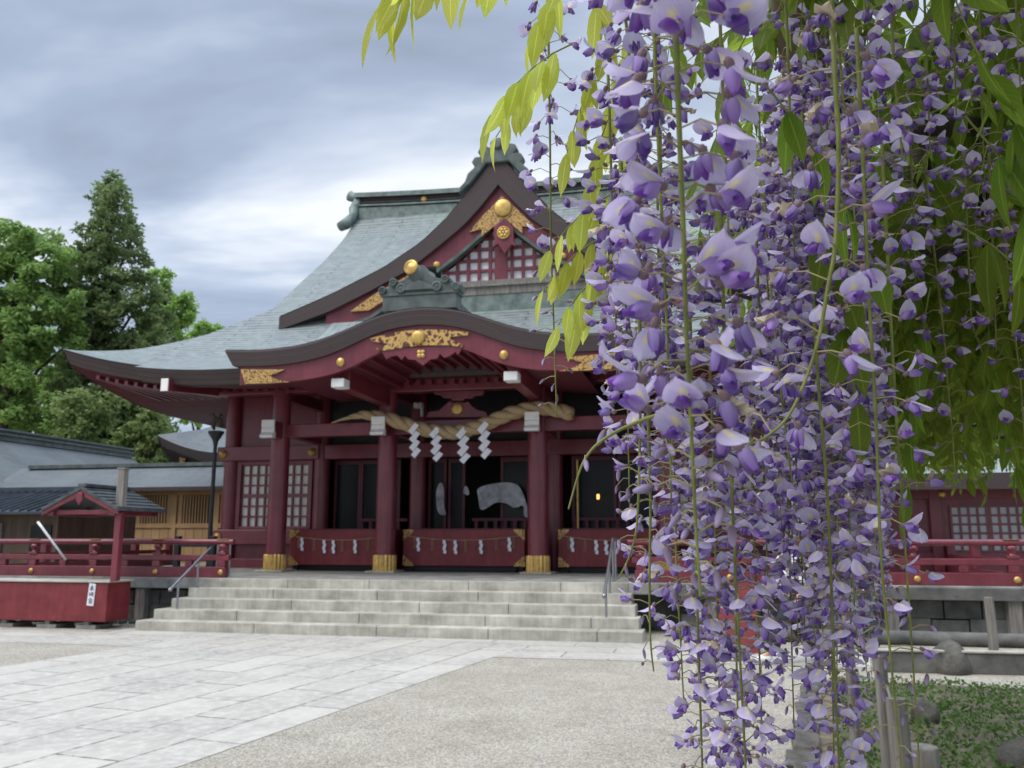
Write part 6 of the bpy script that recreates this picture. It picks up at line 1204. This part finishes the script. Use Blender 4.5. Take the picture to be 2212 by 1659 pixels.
# ------------------------------------------------------------------ trellis, vine and canopy
PGL = 8.0; PGWD = 6.5
pg = thing('wisteria_trellis', 'dark timber and bamboo trellis carrying the wisteria overhead at right', 'trellis', PG_E, -R(21))   # local x = inward, y = along
def pgp(y, x, z): return PG_E + PG_D * y + PG_N * x + Z * z
for y in (-.6, 2.4, 4.4, 6.2, 7.9):
    b = MB(); b.tube([(.05, y, 2.30), (6.5, y, 2.32)], .045, 10); b.build('cross_beam', 'brownw', pg, True)
for x in (.12, 1.5, 3.0, 4.5, 6.2):
    b = MB(); b.tube([(x, -1.6, 2.385), (x, 8.1, 2.385)], .04, 10); b.build('long_beam', 'brownw', pg, True)
for k in range(11):
    b = MB(); y = -1.2 + k * .9; b.tube([(-.02, y, 2.445), (6.4, y + .05, 2.45)], .02, 8); b.build('bamboo_pole', 'greyw', pg, True)
for (x, y) in ((3.0, 7.9), (6.2, 7.9), (6.2, 4.4), (6.2, .7), (3.0, -1.4)):
    b = MB(); b.cyl(x, y, 0, 2.36, .05, .045, 12); b.build('post', 'brownw', pg, True, auto=40)
q = onz(1858, 1764); b = MB(); b.tube([(0, 0, 0), (.0, .0, 2.3)], [.031, .028], 12)
for z_ in (.35, .62, .9, 1.2, 1.5, 1.8): b.lathe([(.029, z_ - .006), (.033, z_), (.029, z_ + .006)], (0, 0, 0), 12)
lq = Matrix.Rotation(R(21), 4, 'Z') @ (q - PG_E); b.v = [tuple(Vector(v) + lq) for v in b.v]; b.build('bamboo_post', 'greyw', pg, True, auto=40)
for (x, y, dd, top, r, lab) in ((1884, 0, 5.0, .94, .036, 'slim weathered stake braced against the bamboo trellis post'), (1912, 0, 4.85, .74, .055, 'thicker shorter weathered stake with a flat sawn top by the bamboo post')):
    q = PX(x, 1160, dd); b = MB(); b.tube([(0, 0, 0), (0, .0, top * .5), (-.006, 0, top)], [r * 1.04, r, r * .97], 14); tag(b.build('wooden_stake', 'greyw', None, True, loc=(q.x, q.y, 0), auto=40), lab, 'post')
q0, q1 = PX(1915, 1480, 4.75), PX(1965, 1640, 4.6); b = MB(); b.tube([(0, 0, 0), q1 - q0], .008, 6); tag(b.build('thin_rod', 'greyw', None, True, loc=q0), 'thin grey stick leaning against the thicker garden stake', 'stick')
vn = thing('wisteria_vine', 'spreading wisteria vine with dark branches and leafy canopy over the trellis', 'wisteria', (pgp(4, 6.05, 0)), 0); v0 = vn.location.copy()
b = MB(); b.tube([Vector((0, 0, 0)), Vector((.08, -.05, .8)), Vector((-.05, .1, 1.6)), Vector((-.2, .1, 2.4))], [.12, .10, .09, .07], 12)
for i, v in enumerate(b.v): b.v[i] = tuple(Vector(v) + Vector((mnoise.noise(Vector(v) * 4), mnoise.noise(Vector(v) * 4 + Vector((5, 0, 0))), 0)) * .04)
b.build('trunk', 'vine', vn, True)
rnd = random.Random(8)
for i in range(16):
    y, x = rnd.uniform(.4, 7.6), rnd.uniform(.25, 2.2); p = pgp(y, x, rnd.uniform(2.2, 2.36)); pts = [p]; dr = PG_N * rnd.uniform(-.5, .9) + PG_D * rnd.uniform(-.8, .8)
    for k in range(9): dr = (dr.normalized() + Vector((rnd.uniform(-.5, .5), rnd.uniform(-.5, .5), 0))).normalized(); p = p + dr * .2; p.z = min(2.42, max(2.14, p.z + rnd.uniform(-.05, .05))); pts.append(p.copy())
    b = MB(); b.tube([q - v0 for q in catm(pts, 4)], rnd.uniform(.011, .022), 8); b.build('branch', 'vine', vn, True)
for lst, d, r in (([(1690, 420), (1745, 395), (1785, 340), (1800, 270), (1830, 220)], 1.15, .012), ([(1950, 500), (2010, 540), (2060, 545), (2110, 520), (2180, 560), (2240, 640)], 1.5, .012), ([(2020, 60), (1995, 180), (1990, 300), (1970, 420)], 1.7, .03)):
    b = MB(); b.tube([q - v0 for q in catm(path(lst, d), 5)], r, 8); b.build('branch', 'vine', vn, True)
cb = MB(); prot = []
for i in range(10):
    q = MB(); compound(q, Vector((0, 0, 0)), Vector((1, 0, -.05)).normalized(), random.Random(400 + i), random.Random(i).uniform(.18, .27), 5, .062, 0, 1, random.Random(i + 50).uniform(.15, .8)); prot.append(q)
PV = [np.array(q.v) for q in prot]; PF = [q.f for q in prot]; rs = np.random.RandomState(4)
Vs, lens, idx, mi, uvs = [], [], [], [], []; off = 0
def addleaf(p, yaw, pit, sc):
    global off
    k = rs.randint(10); M_ = np.array((Matrix.Rotation(yaw, 3, 'Z') @ Matrix.Rotation(pit, 3, 'Y') @ Matrix.Rotation(rs.uniform(-.5, .5), 3, 'X')) * 1.0) * sc
    Vs.append(PV[k] @ M_.T + np.array(p)); q = prot[k]
    for f2, m2, u2 in zip(q.f, q.m, q.uv):
        lens.append(len(f2)); idx.extend([j + off for j in f2]); mi.append(m2); uvs.extend([c_ for w_ in (u2 or [(0, 0)] * len(f2)) for c_ in w_])
    off += len(PV[k])
for _ in range(5600):
    y = rs.uniform(-1.6, 8.3); x = rs.uniform(-.03, 5.2) if rs.rand() < .85 else rs.uniform(-.05, .4); z_ = 2.38 + rs.uniform(-.06, .30) + (rs.uniform(-.25, 0) if rs.rand() < .16 and 2.0 < y < 5 else 0)
    p = pgp(y, x, z_); 
    if y < 1.2 and x < .22 and rs.rand() < .6: continue
    addleaf(p - v0, rs.uniform(0, 6.28), rs.uniform(-.1, .9), rs.uniform(.75, 1.25))
for _ in range(900):
    y = rs.uniform(.75, 2.0); x = rs.uniform(.3, 1.9); addleaf(pgp(y, x, rs.uniform(2.12, 2.6)) - v0, rs.uniform(0, 6.28), rs.uniform(.2, 1.2), rs.uniform(.75, 1.2))
for _ in range(1500):                                       # lower leaves close behind the front racemes
    y = rs.uniform(1.1, 3.4); x = rs.uniform(.12, 2.2); addleaf(pgp(y, x, rs.uniform(2.12, 2.42)) - v0, rs.uniform(0, 6.28), rs.uniform(.2, 1.2), rs.uniform(.75, 1.2))
for _ in range(620):                                        # fringe hanging at the far and open edges
    if rs.rand() < .7: y, x = rs.uniform(7.6, 8.3), rs.uniform(0, 6)
    else: y, x = rs.uniform(2.2, 8), rs.uniform(-.1, .2)
    addleaf(pgp(y, x, rs.uniform(2.28, 2.55)) - v0, rs.uniform(0, 6.28), rs.uniform(.4, 1.3), rs.uniform(.7, 1.1))
Vs = np.concatenate(Vs); me = bpy.data.meshes.new('foliage'); me.vertices.add(len(Vs)); me.vertices.foreach_set('co', Vs.ravel()); me.loops.add(len(idx)); me.loops.foreach_set('vertex_index', idx); me.polygons.add(len(lens))
ls = np.concatenate([[0], np.cumsum(lens)[:-1]]); me.polygons.foreach_set('loop_start', ls); me.polygons.foreach_set('loop_total', lens); me.polygons.foreach_set('material_index', mi); me.update(); uvl = me.uv_layers.new(name='UVMap'); uvl.data.foreach_set('uv', uvs)
me.materials.append(MA['wleafd']); me.materials.append(MA['rachis']); me.validate(); me.shade_smooth()
o = bpy.data.objects.new('foliage', me); COL.objects.link(o); o.parent = vn; o['kind'] = 'stuff'
